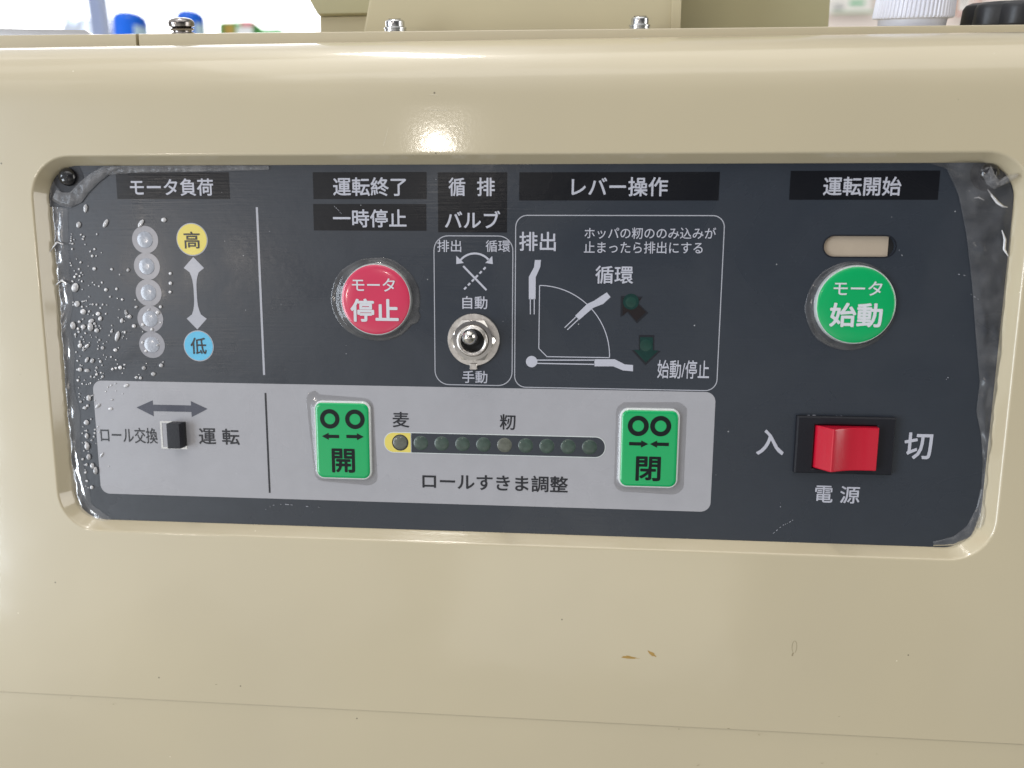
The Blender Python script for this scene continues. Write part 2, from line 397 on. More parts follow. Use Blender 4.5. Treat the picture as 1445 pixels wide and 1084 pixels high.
def lathe_z_into(bm, cx, h, cz, prof, n=32, cap=True):
    """turned about a vertical axis at (cx, h): prof = [(radius, z)...] upwards"""
    loops = []
    for r_, z in prof:
        loops.append([V(bm, cx + r_ * math.cos(2 * math.pi * i / n), h + r_ * math.sin(2 * math.pi * i / n), cz + z) for i in range(n)])
    for a, b in zip(loops, loops[1:]):
        for i in range(n): face(bm, (a[i], b[i], b[(i + 1) % n], a[(i + 1) % n]))
    if cap: face(bm, loops[-1]); face(bm, loops[0])
    bmesh.ops.recalc_face_normals(bm, faces=bm.faces[:])
def box_into(bm, x0, x1, h0, h1, z0, z1):
    prism_into(bm, [(x0, z0), (x1, z0), (x1, z1), (x0, z1)], min(h0, h1), max(h0, h1))

# ------------------------------------------------------------------ the machine
root = empty('grain_huller', (0, 0, 0))
tag(root, 'beige enamelled grain hulling machine with a dark navy control panel set into its hood', 'machine')

# hood: front sheet with the rounded opening, rolled over at the top
HX = 262.0; HF = 4.6; ZTOP = 91.0; RT = 20.0; ZBOT = -114.6
IN = dict(cx=(-152.8 + 149.8) / 2, cz=(69.2 - 50.5) / 2, w=302.6, h=119.7, r=11.0)
LIPR = 3.0
def hole(d): return rrect(IN['cx'], IN['cz'], IN['w'] + 2 * d, IN['h'] + 2 * d, IN['r'] + d, 12)
bm = bmesh.new()
loops = []
prof = [(LIPR + 0.5, HF), (LIPR, HF)]
# small rolled edge, then a straight sloping wall down to the panel
SL = math.atan2(HF - .25, LIPR - .55); RE = 0.9
for i in range(1, 9):
    a = SL * i / 8
    prof.append((LIPR - RE * math.sin(a), HF - RE * (1 - math.cos(a))))
dq, hq = prof[-1]
for i in range(1, 7): prof.append((dq * (1 - i / 6), hq + (0.2 - hq) * i / 6))
prof += [(-0.03, 0.0), (-0.05, -1.5)]

for d, h in prof: loops.append([V(bm, x, h, z) for x, z in hole(d)])
n = len(loops[0])
for a, b in zip(loops, loops[1:]):
    for i in range(n): face(bm, (a[i], a[(i + 1) % n], b[(i + 1) % n], b[i]))
ztop_flat = ZTOP - 6
ol = [V(bm, -HX, HF, ZBOT), V(bm, HX, HF, ZBOT), V(bm, HX, HF, ztop_flat), V(bm, -HX, HF, ztop_flat)]
es = [bm.edges.new((ol[i], ol[(i + 1) % 4])) for i in range(4)]
es += [bm.edges.get((loops[0][i], loops[0][(i + 1) % n])) for i in range(n)]
res = bmesh.ops.triangle_fill(bm, edges=es, use_beauty=True)
for f in bm.faces:
    f.normal_update()
# roll over the top: curvature that tightens gradually, then a flat run to the back
rows = [(HF, ztop_flat), (HF, ztop_flat + .5)]
ang = 0.0; hh = HF; zz = ztop_flat + .5; STEPS = 40
tot = 0.0; ks = []
for i in range(STEPS):
    u = (i + .5) / STEPS; k = min(1.0, u / 0.35) * min(1.0, (1 - u) / 0.12 + .3); ks.append(k)
L_ = 0.0; sK = sum(ks); ds = 34.5 / STEPS
for k in ks:
    ang += math.radians(88) * k / sK
    hh -= ds * math.sin(ang); zz += ds * math.cos(ang); rows.append((hh, zz))
HTOPZ = zz; HTOPH = hh
rows.append((hh - 14, zz + 0.5))
prev = None
for h, z in rows:
    cur = [V(bm, X, h, z) for X in (-HX, HX)]
    if prev: face(bm, (prev[0], prev[1], cur[1], cur[0]))
    prev = cur
# return of the sides
for s in (-1, 1):
    vs = [V(bm, s * HX, h, z) for h, z in [(HF, ZBOT)] + rows] + [V(bm, s * HX, -120, rows[-1][1]), V(bm, s * HX, -120, ZBOT)]
    face(bm, vs if s < 0 else vs[::-1])
# folded lower edge
for h0, z0, h1, z1 in ((HF, ZBOT, HF - 0.12, ZBOT - 0.35), (HF - 0.12, ZBOT - 0.35, HF - 0.5, ZBOT - 0.5)):
    face(bm, (V(bm, -HX, h1, z1), V(bm, HX, h1, z1), V(bm, HX, h0, z0), V(bm, -HX, h0, z0)))
bmesh.ops.remove_doubles(bm, verts=bm.verts[:], dist=1e-6)
bmesh.ops.recalc_face_normals(bm, faces=bm.faces[:])
hood = link('hood', bm, M['hood'], root, 50)
print('hood top', HTOPH, HTOPZ)

# lower cover under the fold line
lower = prism('lower_cover', [(-HX, -300), (HX, -300), (HX, ZBOT + 6), (-HX, ZBOT + 6)], -100, HF - 0.4, M['hood'], root, bevel=0.22, smooth=40)

# stains and scuffs on the paint
def blob(px, py, a, b, rot, h=HF + 0.03, n=22, seed=0):
    X, Z = mm(px, py, HF); rr = random.Random(seed); out = []
    for i in range(n):
        t = 2 * math.pi * i / n; k = 1 + rr.uniform(-.22, .22)
        x, z = a * k * math.cos(t), b * k * math.sin(t) * (0.55 + .45 * math.cos(t))
        out.append((X + x * math.cos(rot) - z * math.sin(rot), Z + x * math.sin(rot) + z * math.cos(rot)))
    return out
sheet('paint_stain', blob(890, 928, 2.9, 0.75, math.radians(176), seed=1), HF + .03, M['stain'], hood)
sheet('paint_stain', blob(919, 922, 1.7, 0.85, math.radians(-38), seed=2), HF + .03, M['stain'], hood)
c0 = mm(1121, 913, HF)
bm = bmesh.new()
stroke_into(bm, [(c0[0] + .75 * math.cos(t) * (1 if t < 4.7 else .9), c0[1] + 2.1 * math.sin(t)) for t in [(-1.2 + i * .31) for i in range(18)]], 0.16, HF + .03)
stroke_into(bm, [(c0[0] - .2, c0[1] - 2.0), (c0[0] - .45, c0[1] - 2.7), (c0[0] - .5, c0[1] - 3.2)], 0.45, HF + .03)
link('scuff_mark', bm, M['scuff'], hood)
for pl in ([(606, 134), (612, 133.6), (618, 134.4)], [(604, 155), (616, 156), (632, 155.6)], [(655, 171), (659, 178), (662, 187)], [(628, 176), (634, 180), (640, 195), (650, 203)], [(672, 62), (674, 66), (678, 68)],
           [(818, 61), (826, 64), (834, 70)], [(548, 180), (545, 192), (541, 206)], [(1063, 105), (1063.5, 110)], [(376, 70), (384, 73), (396, 72)], [(640, 172), (645, 182), (655, 190)]):
    stroke('paint_scratch', [mm(p[0], p[1], HF) for p in pl], .13, HF + .03, M['scratch'], hood) if pl[0][1] > 110 else None
rr = random.Random(3)
for px, py in [(1184, 1011), (1237, 1064), (1160, 1077), (985, 1080), (1071, 1037), (1028, 1028), (958, 1029), (305, 966), (100, 985), (160, 994)]:
    X, Z = mm(px, py, HF); a = rr.uniform(0, 3.1); l = rr.uniform(.15, .5)
    stroke('scuff_mark', [(X - l * math.cos(a), Z - l * math.sin(a) * .5), (X, Z), (X + l * math.cos(a), Z + l * math.sin(a) * .5)], rr.uniform(.1, .28), HF + .03, M['scuff'], hood)

# top rail in two lengths with a slot between them
RH = -15.0; TILT = 0.262
def zr(X, h=-15.0): return 113.35 - 0.0058 * (X + 50) + max(0.0, RH - h) * TILT   # the top rises gently to the back
def rail(x0, x1):
    bm = bmesh.new()
    a = []
    for X in (x0, x1):
        z = zr(X)
        a.append([V(bm, X, h, q) for h, q in ((RH, z - 4.2), (RH, z - .5), (RH - .15, z - .15), (RH - .5, z), (RH - 160, z + 160 * TILT), (RH - 160, z - 4.2))])
    k = len(a[0])
    for i in range(k): face(bm, (a[0][i], a[1][i], a[1][(i + 1) % k], a[0][(i + 1) % k]))
    face(bm, a[0]); face(bm, a[1])
    bmesh.ops.recalc_face_normals(bm, faces=bm.faces[:])
    return link('top_rail', bm, M['hood'], root, 30)
xs_ = mm(193.5, 50, RH)[0]
rail(-HX, xs_ - 0.55); rail(xs_ + 0.55, HX)

# ------------------------------------------------------------------ control panel
panel = None
bm = bmesh.new()
slot_c = ((mm(1162.5, 348)[0] + mm(1263.5, 348)[0]) / 2, (mm(1213, 333.3)[1] + mm(1213, 362.3)[1]) / 2)
slot_w = mm(1263.5, 348)[0] - mm(1162.5, 348)[0]; slot_h = mm(1213, 333.3)[1] - mm(1213, 362.3)[1]
sl = dict(x0=mm(227.5, 614)[0], x1=mm(263, 614)[0], z1=mm(245, 595)[1], z0=mm(245, 633)[1])
rects = [[(-158, -56), (155, -56), (155, 75), (-158, 75)],
         rrect(slot_c[0], slot_c[1], slot_w, slot_h, slot_h / 2, 10),
         [(sl['x0'], sl['z0']), (sl['x1'], sl['z0']), (sl['x1'], sl['z1']), (sl['x0'], sl['z1'])]]
es = []
for pts in rects:
    vs = [V(bm, x, 0, z) for x, z in pts]
    es += [bm.edges.new((vs[i], vs[(i + 1) % len(vs)])) for i in range(len(vs))]
bmesh.ops.triangle_fill(bm, edges=es, use_beauty=True)
for f in bm.faces:
    f.normal_update()
    if f.normal.y > 0: f.normal_flip()
for pts in rects[1:]:
    pts = ccw(pts); a = [V(bm, x, 0, z) for x, z in pts]; b = [V(bm, x, -1.2, z) for x, z in pts]
    for i in range(len(pts)): face(bm, (a[i], b[i], b[(i + 1) % len(pts)], a[(i + 1) % len(pts)]))
panel = link('control_panel', bm, M['plate'], root)
panel['label'] = 'dark navy control panel sheet under clear protective film'

P1, P2, P3 = 0.06, 0.12, 0.18           # print layers above the sheet, mm
# light grey field
fx0, fx1 = mm(137, 620)[0], mm(1006, 640)[0]
fz1 = mm(560, 545)[1]; fz0 = mm(560, 709)[1]
sheet('grey_field', rrect((fx0 + fx1) / 2, (fz0 + fz1) / 2, fx1 - fx0, fz1 - fz0, 3.2), P1, M['field'], panel)

def bar_px(name, l, r_, t, b, mt, parent, h=P1):
    x0, x1 = mm(l, (t + b) / 2)[0], mm(r_, (t + b) / 2)[0]; z1 = mm((l + r_) / 2, t)[1]; z0 = mm((l + r_) / 2, b)[1]
    return sheet(name, [(x0, z0), (x1, z0), (x1, z1), (x0, z1)], h, mt, parent)
# header strips with their words
hd = [((164.5, 323.7, 243.5, 281), [('モータ負荷', (183.4, 301, 252, 276.5))], 'black header strip above the column of five lamps'),
      ((441.9, 602, 243, 281), [('運転終了', (469.9, 573.4, 250.3, 276.8))], 'black header strip above the temporary stop header'),
      ((442.5, 601.6, 288, 325.5), [('一時停止', (469.9, 573.6, 295.4, 321))], 'black header strip directly above the red stop button'),
      ((618, 715.5, 243.3, 328), [('循', (632.9, 656.7, 250.7, 277)), ('排', (673, 698.4, 250.7, 277)), ('バルブ', (627.8, 705.9, 297.5, 322.2))], 'tall black header block above the toggle switch'),
      ((732.8, 1014.8, 243, 283), [('レバー操作', (806.5, 942.6, 250, 277.2))], 'wide black header strip above the lever diagram'),
      ((1114.6, 1325, 241, 282), [('運転開始', (1161.8, 1272, 249.5, 276.4))], 'black header strip above the green start button')]
for bx, words, lb in hd:
    o = bar_px('header_strip', *bx, M['black'], root); o['label'] = lb
    for wd_, b in words: text(wd_, b, P2, M['white'], o, 0.016)

# dividers
d0, d1 = mm(362, 292.5), mm(373.3, 529.3); xd = (d0[0] + d1[0]) / 2
stroke('divider_line', [(xd, d0[1]), (xd, d1[1])], 0.72, P1, M['line'], panel)
d0, d1 = mm(374.6, 554.5), mm(380.8, 695.4); xd = (d0[0] + d1[0]) / 2
stroke('divider_line', [(xd, d0[1]), (xd, d1[1])], 0.62, P2, M['ink'], panel)

# outline boxes
def outline_box(l, r_, t, b, rad, wd_):
    x0, x1 = mm(l, (t + b) / 2)[0], mm(r_, (t + b) / 2)[0]; z1 = mm((l + r_) / 2, t)[1]; z0 = mm((l + r_) / 2, b)[1]
    f = lambda d: rrect((x0 + x1) / 2, (z0 + z1) / 2, x1 - x0 + 2 * d, z1 - z0 + 2 * d, rad + d, 8)
    return ring_sheet('outline_frame', f(wd_ / 2), f(-wd_ / 2), P1, M['line'], panel)
outline_box(613.2, 723.2, 333, 543.5, 4.6, 0.3)
outline_box(727, 1017, 304.2, 549, 3.6, 0.3)

# left block: words on circles, lamps, tapered arrow
for (cx, cy, rpx, mt, wd_, b) in ((271.1, 338, 21, 'yellow', '高', (259.3, 281.9, 326.8, 350.9)), (280.5, 488.2, 20.6, 'blue', '低', (268.7, 291.2, 476.6, 499.9))):
    X, Z = mm(cx, cy); R_ = rpx / FPX * 250 * 1.09
    o = sheet('round_label', circ(X, Z, R_), P1, M['line'], root)
    o['label'] = 'yellow round label at the top of the tapered arrow' if mt == 'yellow' else 'light blue round label at the foot of the tapered arrow'
    sheet('colour_disc', circ(X, Z, R_ - .3), P2, M[mt], o)
    text(wd_, b, P3, M['ink'], o, 0.012)
X0, Zt = mm(272.5, 362.8); X1, Zb = mm(278.9, 465); XA = (X0 + X1) / 2
zt2, zb2 = mm(273, 378.3)[1], mm(278, 449.8)[1]; hw = 3.45
pts = [(XA, Zt), (XA + hw, zt2)]
def taper(s, up):
    out = []
    za, zb_ = (zt2, zb2) if up else (zb2, zt2)
    for i in range(1, 12):
        u = i / 12; z = za + (zb_ - za) * u
        k = abs(2 * u - 1) ** 3.2
        out.append((XA + s * (0.5 + 1.9 * k), z + (0.0)))
    return out
pts += taper(1, True) + [(XA + hw, zb2), (XA, Zb), (XA - hw, zb2)] + taper(-1, False) + [(XA - hw, zt2)]
sheet('tapered_arrow', pts, P1, M['line'], panel)
lampc = [(204.7, 338.3), (206.8, 375.8), (209.9, 412.4), (212.6, 449.6), (214.9, 486.6)]
lx = [mm(*c) for c in lampc]
xl = sum(p[0] for p in lx) / 5
zl0, zl1 = lx[0][1], lx[-1][1]
where = ['top', 'second from the top', 'middle', 'second from the bottom', 'bottom']
for i in range(5):
    Z = zl0 + (zl1 - zl0) * i / 4
    o = sheet('indicator_lamp', circ(xl, Z, 4.45), P1, M['clear_window'], root)
    o['label'] = 'milky unlit lamp, %s of the motor load column' % where[i]; o['group'] = 'lamps of the motor load column'
    loft('lens', lambda d: circ(xl, Z, 2.7 - d, 32), [(0, P1), (.1, .2), (.5, .3), (1.2, .38), (2.0, .42)], M['milky'], o)
    if i < 4:
        zz_ = Z + (zl1 - zl0) / 8
        sheet('lamp_link', [(xl - 1.0, zz_ - .5), (xl - .75, zz_), (xl - 1.0, zz_ + .5), (xl + 1.0, zz_ + .5), (xl + .75, zz_), (xl + 1.0, zz_ - .5)], P1 + .03, M['clear_window'], o)

# words on the panel
for wd_, b, mt, bo in (('排出', (617, 650.9, 338.7, 355.8), 'white', .006), ('循環', (685.3, 719.9, 339, 355.8), 'white', .006),
                       ('自動', (652.4, 687.8, 418, 436.3), 'white', .010), ('手動', (652.4, 687.8, 523.2, 540.8), 'white', .010),
                       ('排出', (732.7, 784.5, 327.2, 354.4), 'white', .014), ('ホッパの籾ののみ込みが', (824.8, 1010.5, 321, 337.4), 'white', .006),
                       ('止まったら排出にする', (823.9, 991.6, 341, 357.9), 'white', .006), ('循環', (840, 893.6, 375.2, 400.7), 'white', .014),
                       ('始動/停止', (927.7, 1000.9, 508.3, 534.6), 'white', .010),
                       ('入', (1067.5, 1106.7, 606.4, 642.2), 'white', .018), ('切', (1275.8, 1315.9, 610.5, 648.3), 'white', .018),
                       ('電', (1150, 1175.3, 685.4, 709.2), 'white', .012), ('源', (1185.4, 1213.5, 686.2, 710.6), 'white', .012),
                       ('ロール交換', (141.9, 222, 603.2, 625.3), 'ink', .008), ('運', (280.6, 304.6, 604.4, 627), 'ink', .014), ('転', (313.3, 337.8, 605.2, 627.8), 'ink', .014),
                       ('麦', (554.1, 577.4, 581.3, 603.2), 'ink', .012), ('籾', (705.3, 727.4, 584.7, 606.6), 'ink', .012),
                       ('ロールすきま調整', (596, 801.3, 669.8, 692.8), 'ink', .016)):
    text(wd_, b, P2, M[mt], panel, bo)

# little diagram over the toggle
def q5(x, y): return mm(600 + x / 4.714, 320 + y / 4.714)
def q8(x, y): return mm(700 + x / 3.2853, 230 + y / 3.2853)
bm = bmesh.new()
a0, a1, a2 = q5(236, 222), q5(329, 178), q5(424, 222)
arc = []
ax, az = (a0[0] + a2[0]) / 2, (a0[1] + a2[1]) / 2; sag = a1[1] - az; half = (a2[0] - a0[0]) / 2
Rr = (half * half + sag * sag) / (2 * sag); cz_ = a1[1] - Rr; th = math.asin(half / Rr)
arc = [(ax + Rr * math.sin(-th + 2 * th * i / 20), cz_ + Rr * math.cos(-th + 2 * th * i / 20)) for i in range(21)]
stroke_into(bm, arc, 0.62, P1)
stroke_into(bm, [q5(253, 262), q5(408, 422)], 0.62, P1)
da, db = Vector(q5(406, 266)), Vector(q5(252, 424))
for i in range(6):
    if i in (2, 3): pass
    u0 = i / 6 + .025; u1 = u0 + .095
    stroke_into(bm, [tuple(da.lerp(db, u0)), tuple(da.lerp(db, u1))], 0.62, P1 + .02)
for tri in (((207, 193), (207, 249), (257, 241)), ((446, 195), (450, 249), (400, 241))):
    vs = [V(bm, *(lambda p: (p[0], P1, p[1]))(p)) for p in ccw([q5(*t) for t in tri])]; face(bm, vs)
link('valve_symbol', bm, M['white'], panel)

# lever diagram
bm = bmesh.new()
pa, pb, pc, pd = q8(201, 568), q8(199, 860), q8(236, 898), q8(526, 903)
xv = (pa[0] + pb[0]) / 2; zhz = (pc[1] + pd[1]) / 2
arc = []
for i in range(33):
    t = math.radians(90 * i / 32)
    arc.append((xv + (pd[0] - xv) * math.sin(t), zhz + (pa[1] - zhz) * math.cos(t)))
loop = [(xv, pa[1])] + arc + [(pd[0], zhz), (pc[0], zhz), (xv, pb[1]), (xv, pa[1])]
for a, b in zip(loop, loop[1:]): 
    if (Vector(a) - Vector(b)).length > 1e-4: stroke_into(bm, [a, b], 0.28, P1)
def flatpoly(pts, h):
    tess_into(bm, [q8(*p) for p in pts], h)
flatpoly([(180, 450), (208, 450), (205, 482), (184, 530), (183, 632), (152, 632), (152, 528), (176, 484)], P1 + .02)
for x in (159, 177): stroke_into(bm, [q8(x, 630), q8(x, 702)], 0.32, P1 + .02)
flatpoly([(513, 600), (531, 622), (496, 654), (450, 672), (385, 728), (367, 708), (422, 654), (456, 638)], P1 + .02)
stroke_into(bm, [q8(371, 713), q8(318, 764)], 0.32, P1 + .02); stroke_into(bm, [q8(383, 724), q8(330, 774)], 0.32, P1 + .02)
flatpoly([(456, 910), (550, 910), (597, 934), (635, 937), (635, 966), (588, 962), (543, 943), (456, 943)], P1 + .02)
for y in (914, 929): stroke_into(bm, [q8(186, y), q8(458, y + 5 if y > 920 else y)], 0.36, P1 + .02)
c_ = q8(165, 921); face(bm, [V(bm, x, P1 + .03, z) for x, z in circ(c_[0], c_[1], 1.85, 32)])
link('lever_diagram', bm, M['white'], panel)

# dark arrow lamps with green lenses
for pts, lc, lb in (([(578, 617), (680, 620), (656, 648), (706, 695), (653, 744), (607, 690), (577, 715)], (625, 645), 'dark arrow lamp pointing up and left'),
                    ([(662, 798), (733, 798), (733, 870), (763, 872), (693, 938), (628, 868), (662, 870)], (694, 845), 'dark green arrow lamp pointing down')):
    P = ccw([q8(*p) for p in pts])
    o = sheet('arrow_lamp', P, P1, M['ink'], root); o['label'] = lb
    c = Vector((sum(p[0] for p in P) / 7, sum(p[1] for p in P) / 7))
    sheet('arrow_glass', [tuple(c + (Vector(p) - c) * .84) for p in P], P2, M['browned'] if 'left' in lb else M['deepgreen'], o)
    X, Z = q8(*lc)
    loft('lens', lambda d: circ(X, Z, 1.9 - d, 28), [(0, P2 + .02), (.3, .17), (.8, .2), (1.5, .22)], M['glow_green'], o)
    if 'left' in lb: sheet('lens_glass', circ(X, Z + .1, 2.5, 28), P3 - .02, M['deepgreen'], o)

# double headed arrow above the slide switch
def q6(x, y): return mm(40 + x / 3.6125, 480 + y / 3.6125)
zt_, zm_, zb_ = q6(734, 309)[1], q6(734, 347)[1], q6(734, 390)[1]
zs1, zs0 = q6(734, 331)[1], q6(734, 364)[1]
xL, xl2, xr2, xR = q6(552, 345)[0], q6(637, 347)[0], q6(831, 347)[0], q6(914, 350)[0]
sheet('double_arrow', [(xL, zm_), (xl2, zt_), (xl2, zs1), (xr2, zs1), (xr2, zt_), (xR, zm_), (xr2, zb_), (xr2, zs0), (xl2, zs0), (xl2, zb_)], P2, M['slate'], panel)

# roll gap display: ten lamps in a bar
bar = None
bz1 = mm(700, 612.8)[1]; bz0 = mm(700, 642.6)[1]; bx0 = mm(541.8, 623.5)[0]; bx1 = mm(854.6, 629.5)[0]; ys = mm(580, 624)[0]
hB = bz1 - bz0
bar = sheet('display_bar', rrect((bx0 + bx1) / 2, (bz0 + bz1) / 2, bx1 - bx0, hB, hB / 2 * .95, 12), P2, M['rim'], root)
bar['label'] = 'long rounded display bar of ten unlit lamps, its first cell yellow'
i_ = 0.28
full = rrect((bx0 + bx1) / 2, (bz0 + bz1) / 2, bx1 - bx0 - 2 * i_, hB - 2 * i_, hB / 2 * .95 - i_, 12)
sheet('yellow_cell', [p for p in full if p[0] < ys] + [(ys - .12, bz0 + i_), (ys - .12, bz1 - i_)] if False else
      [(ys - .12, bz1 - i_)] + [p for p in full if p[0] < (bx0 + ys) / 2] + [(ys - .12, bz0 + i_)], P3, M['yellow'], bar)
rp = [p for p in full if p[0] > ys]
k0 = [p for p in rp if p[1] >= (bz0 + bz1) / 2]; k1 = [p for p in rp if p[1] < (bz0 + bz1) / 2]
k0.sort(key=lambda p: -p[1] * 1000 - 0); 
right_arc = sorted(rp, key=lambda p: math.atan2(p[1] - (bz0 + bz1) / 2, p[0] - (bx1 - hB)))
sheet('dark_cell', [(ys + .12, bz0 + i_)] + right_arc + [(ys + .12, bz1 - i_)], P3, M['plate'], bar)
la = mm(564.9, 623.4)[0]; lb_ = mm(832, 628)[0]; zc_ = (bz0 + bz1) / 2
for i in range(10):
    X = la + (lb_ - la) * i / 9
    R_ = 2.45
    mt = M['amberlens'] if i in (0, 5) else M['greenlens']
    if i == 0: sheet('lamp_ring', circ(X, zc_, 2.75, 32), P3 + .05, M['ink'], bar)
    o = loft('indicator_lamp', lambda d: circ(X, zc_, R_ - d, 32), [(0, P3), (.12, .28), (.5, .38), (1.1, .46), (1.8, .5)], mt, bar)
    o['group'] = 'lamps of the roll gap display'

# ------------------------------------------------------------------ membrane buttons
def film_rim(parent, outline, grow, seed, mt=None, hs=1.0):
    """loose film stretched around a raised button: irregular skirt"""
    bm = bmesh.new(); rr = random.Random(seed)
    base = outline(0); n = len(base)
    cx = sum(p[0] for p in base) / n; cz = sum(p[1] for p in base) / n
    loops = []
    for lv, (d, h) in enumerate(((-.1, 1.25), (.12, .95), (.35, .55), (.62, .30), (.88, .32), (1.0, .10))):
        L = []
        for i, (x, z) in enumerate(base):
            t = 2 * math.pi * i / n
            v = Vector((x - cx, z - cz)); q = v.normalized()
            g = grow(math.atan2(v.y, v.x)) * (1 + .12 * noise.noise(Vector((math.cos(t) * 2.2, math.sin(t) * 2.2, seed))))
            L.append(V(bm, x + q.x * g * d, max(.08, h * hs), z + q.y * g * d))
        loops.append(L)
    for a, b in zip(loops, loops[1:]):
        for i in range(n): face(bm, (b[i], b[(i + 1) % n], a[(i + 1) % n], a[i]))
    return link('film_skirt', bm, mt or M['filmrim'], parent, 60)
def round_button(name, c, rmm, mt, words, lb, grow, seed):
    X, Z = c
    f = lambda d: circ(X, Z, rmm - d, 72)
    b = loft(name, f, [(-.1, 0), (0, .6), (.12, 1.0), (.35, 1.25)], M['rim'], root, cap=True)
    b['label'] = lb
    loft('button_face', lambda d: circ(X, Z, rmm - .42 - d, 72), [(0, 1.2), (.1, 1.35), (.7, 1.55), (2.0, 1.72), (4.5, 1.80)], mt, b, smooth=60)
    film_rim(b, lambda d: circ(X, Z, rmm - d + .05, 72), grow, seed)
    for wd_, bx, bo in words: text(wd_, bx, 1.86, M['letter'], b, bo)
    return b
pc = mm(530.2, 423, 1.3); rl = (mm(580.2, 423, 1.3)[0] - mm(480.2, 423, 1.3)[0]) / 2
round_button('stop_button', pc, rl, M['red'], [('モータ', (496.5, 557.4, 392.8, 411.4), .010), ('停止', (494.6, 562.6, 421.6, 454.4), .026)],
             'round red stop button with pale lettering below the stop headers',
             lambda a: 1.7 + 1.9 * max(0, -math.cos(a)) ** 2 + .8 * max(0, math.cos(a)) + (1.1 if abs(a + 0.45) < .16 else 0), 3)
pc = mm(1207.8, 430.6, 1.3); rg = (mm(1265.4, 430, 1.3)[0] - mm(1150.4, 430, 1.3)[0]) / 2
round_button('start_button', pc, rg, M['green'], [('モータ', (1176.3, 1245, 397, 417.2), .010), ('始動', (1170.8, 1245.4, 427.4, 462), .026)],
             'round green start button with pale lettering at the right of the panel',
             lambda a: 1.5 - 1.2 * math.cos(a - 0.4), 5)
def ringsym(X, Z, ro, ri, h, parent):
    return ring_sheet('ring_symbol', circ(X, Z, ro, 48), circ(X, Z, ri, 48), h, M['bletter'], parent)
def arrow(X0, X1, Z, h, parent):
    s = 1 if X1 > X0 else -1; L = abs(X1 - X0)
    return sheet('arrow_symbol', [(X0, Z - .55), (X1 - s * 2.3, Z - .55), (X1 - s * 2.3, Z - 1.2), (X1, Z), (X1 - s * 2.3, Z + 1.2), (X1 - s * 2.3, Z + .55), (X0, Z + .55)], h, M['bletter'], parent)
def square_button(name, box, rings, arrows, word, wbox, lb, grow, seed):
    l, r_, t, b = box
    x0, x1 = mm(l, (t + b) / 2, 1)[0], mm(r_, (t + b) / 2, 1)[0]; z1 = mm((l + r_) / 2, t, 1)[1]; z0 = mm((l + r_) / 2, b, 1)[1]
    f = lambda d: rrect((x0 + x1) / 2, (z0 + z1) / 2, x1 - x0 - 2 * d, z1 - z0 - 2 * d, 2.9 - d, 8)
    o = loft(name, f, [(-.1, 0), (0, .5), (.12, .8), (.35, 1.0)], M['rim'], root); o['label'] = lb
    loft('button_face', lambda d: f(d + .55), [(0, .95), (.1, 1.15), (.5, 1.35), (1.1, 1.45)], M['green'], o, smooth=60)
    for px, py, ro, ri in rings:
        X, Z = mm(px, py, 1.5); ringsym(X, Z, ro, ri, 1.51, o)
    for a, b2, y in arrows:
        arrow(mm(a, y, 1.5)[0], mm(b2, y, 1.5)[0], mm((a + b2) / 2, y, 1.5)[1], 1.51, o)
    text(word, wbox, 1.51, M['bletter'], o, 0.022)
    film_rim(o, lambda d: f(d), grow, seed, M['filmskirt'], .42)
def k1_(x, y): return (420 + x / 4.8167, 530 + y / 4.8167)
def k2_(x, y): return (700 + x / 4.5156, 530 + y / 4.5156)
square_button('open_button', (444, 523.6, 566.3, 676.8), [(*k1_(218, 295), 3.3, 1.85), (*k1_(389, 298), 3.3, 1.85)],
              [(k1_(282, 413)[0], k1_(165, 413)[0], 615.9), (k1_(331, 417)[0], k1_(449, 417)[0], 616.3)], '開', (468.2, 500.8, 633.2, 667.2),
              'green rectangular button with two separate rings and arrows pointing apart', lambda a: 2.0 + .8 * math.cos(a * 2 + 1) + (1.5 if abs(a - 2.4) < .35 else 0), 9)
square_button('close_button', (873.6, 958.3, 576.6, 688.8), [(*k2_(906, 321.5), 3.35, 1.85), (*k2_(1049, 323), 3.35, 1.85)],
              [(k2_(848, 435)[0], k2_(970, 435)[0], 626.5), (k2_(1101, 438)[0], k2_(980, 438)[0], 627)], '閉', (897, 932.3, 644.3, 679),
              'green rectangular button with two touching rings and arrows pointing together', lambda a: 1.9 + 2.6 * max(0, math.cos(a)) ** 2, 11)

# ------------------------------------------------------------------ slot window by the start header
o = sheet('lamp_window', rrect(slot_c[0], slot_c[1], slot_w + 3, slot_h + 3, 3), -1.25, M['hole'], root)
o['label'] = 'rounded slot with a beige strip inside, above the green start button'
xe = mm(1252.8, 348, -1.1)[0]
sheet('beige_strip', [(slot_c[0] - slot_w / 2 - 1, slot_c[1] - slot_h), (xe, slot_c[1] - slot_h), (xe, slot_c[1] + slot_h), (slot_c[0] - slot_w / 2 - 1, slot_c[1] + slot_h)], -0.9, M['slot'], o)
fs = lambda d: rrect(slot_c[0], slot_c[1], slot_w + 2 * d, slot_h + 2 * d, slot_h / 2 + d, 10)
ring_sheet('slot_edge', fs(.38), fs(0.0), P1, M['ink'], o)

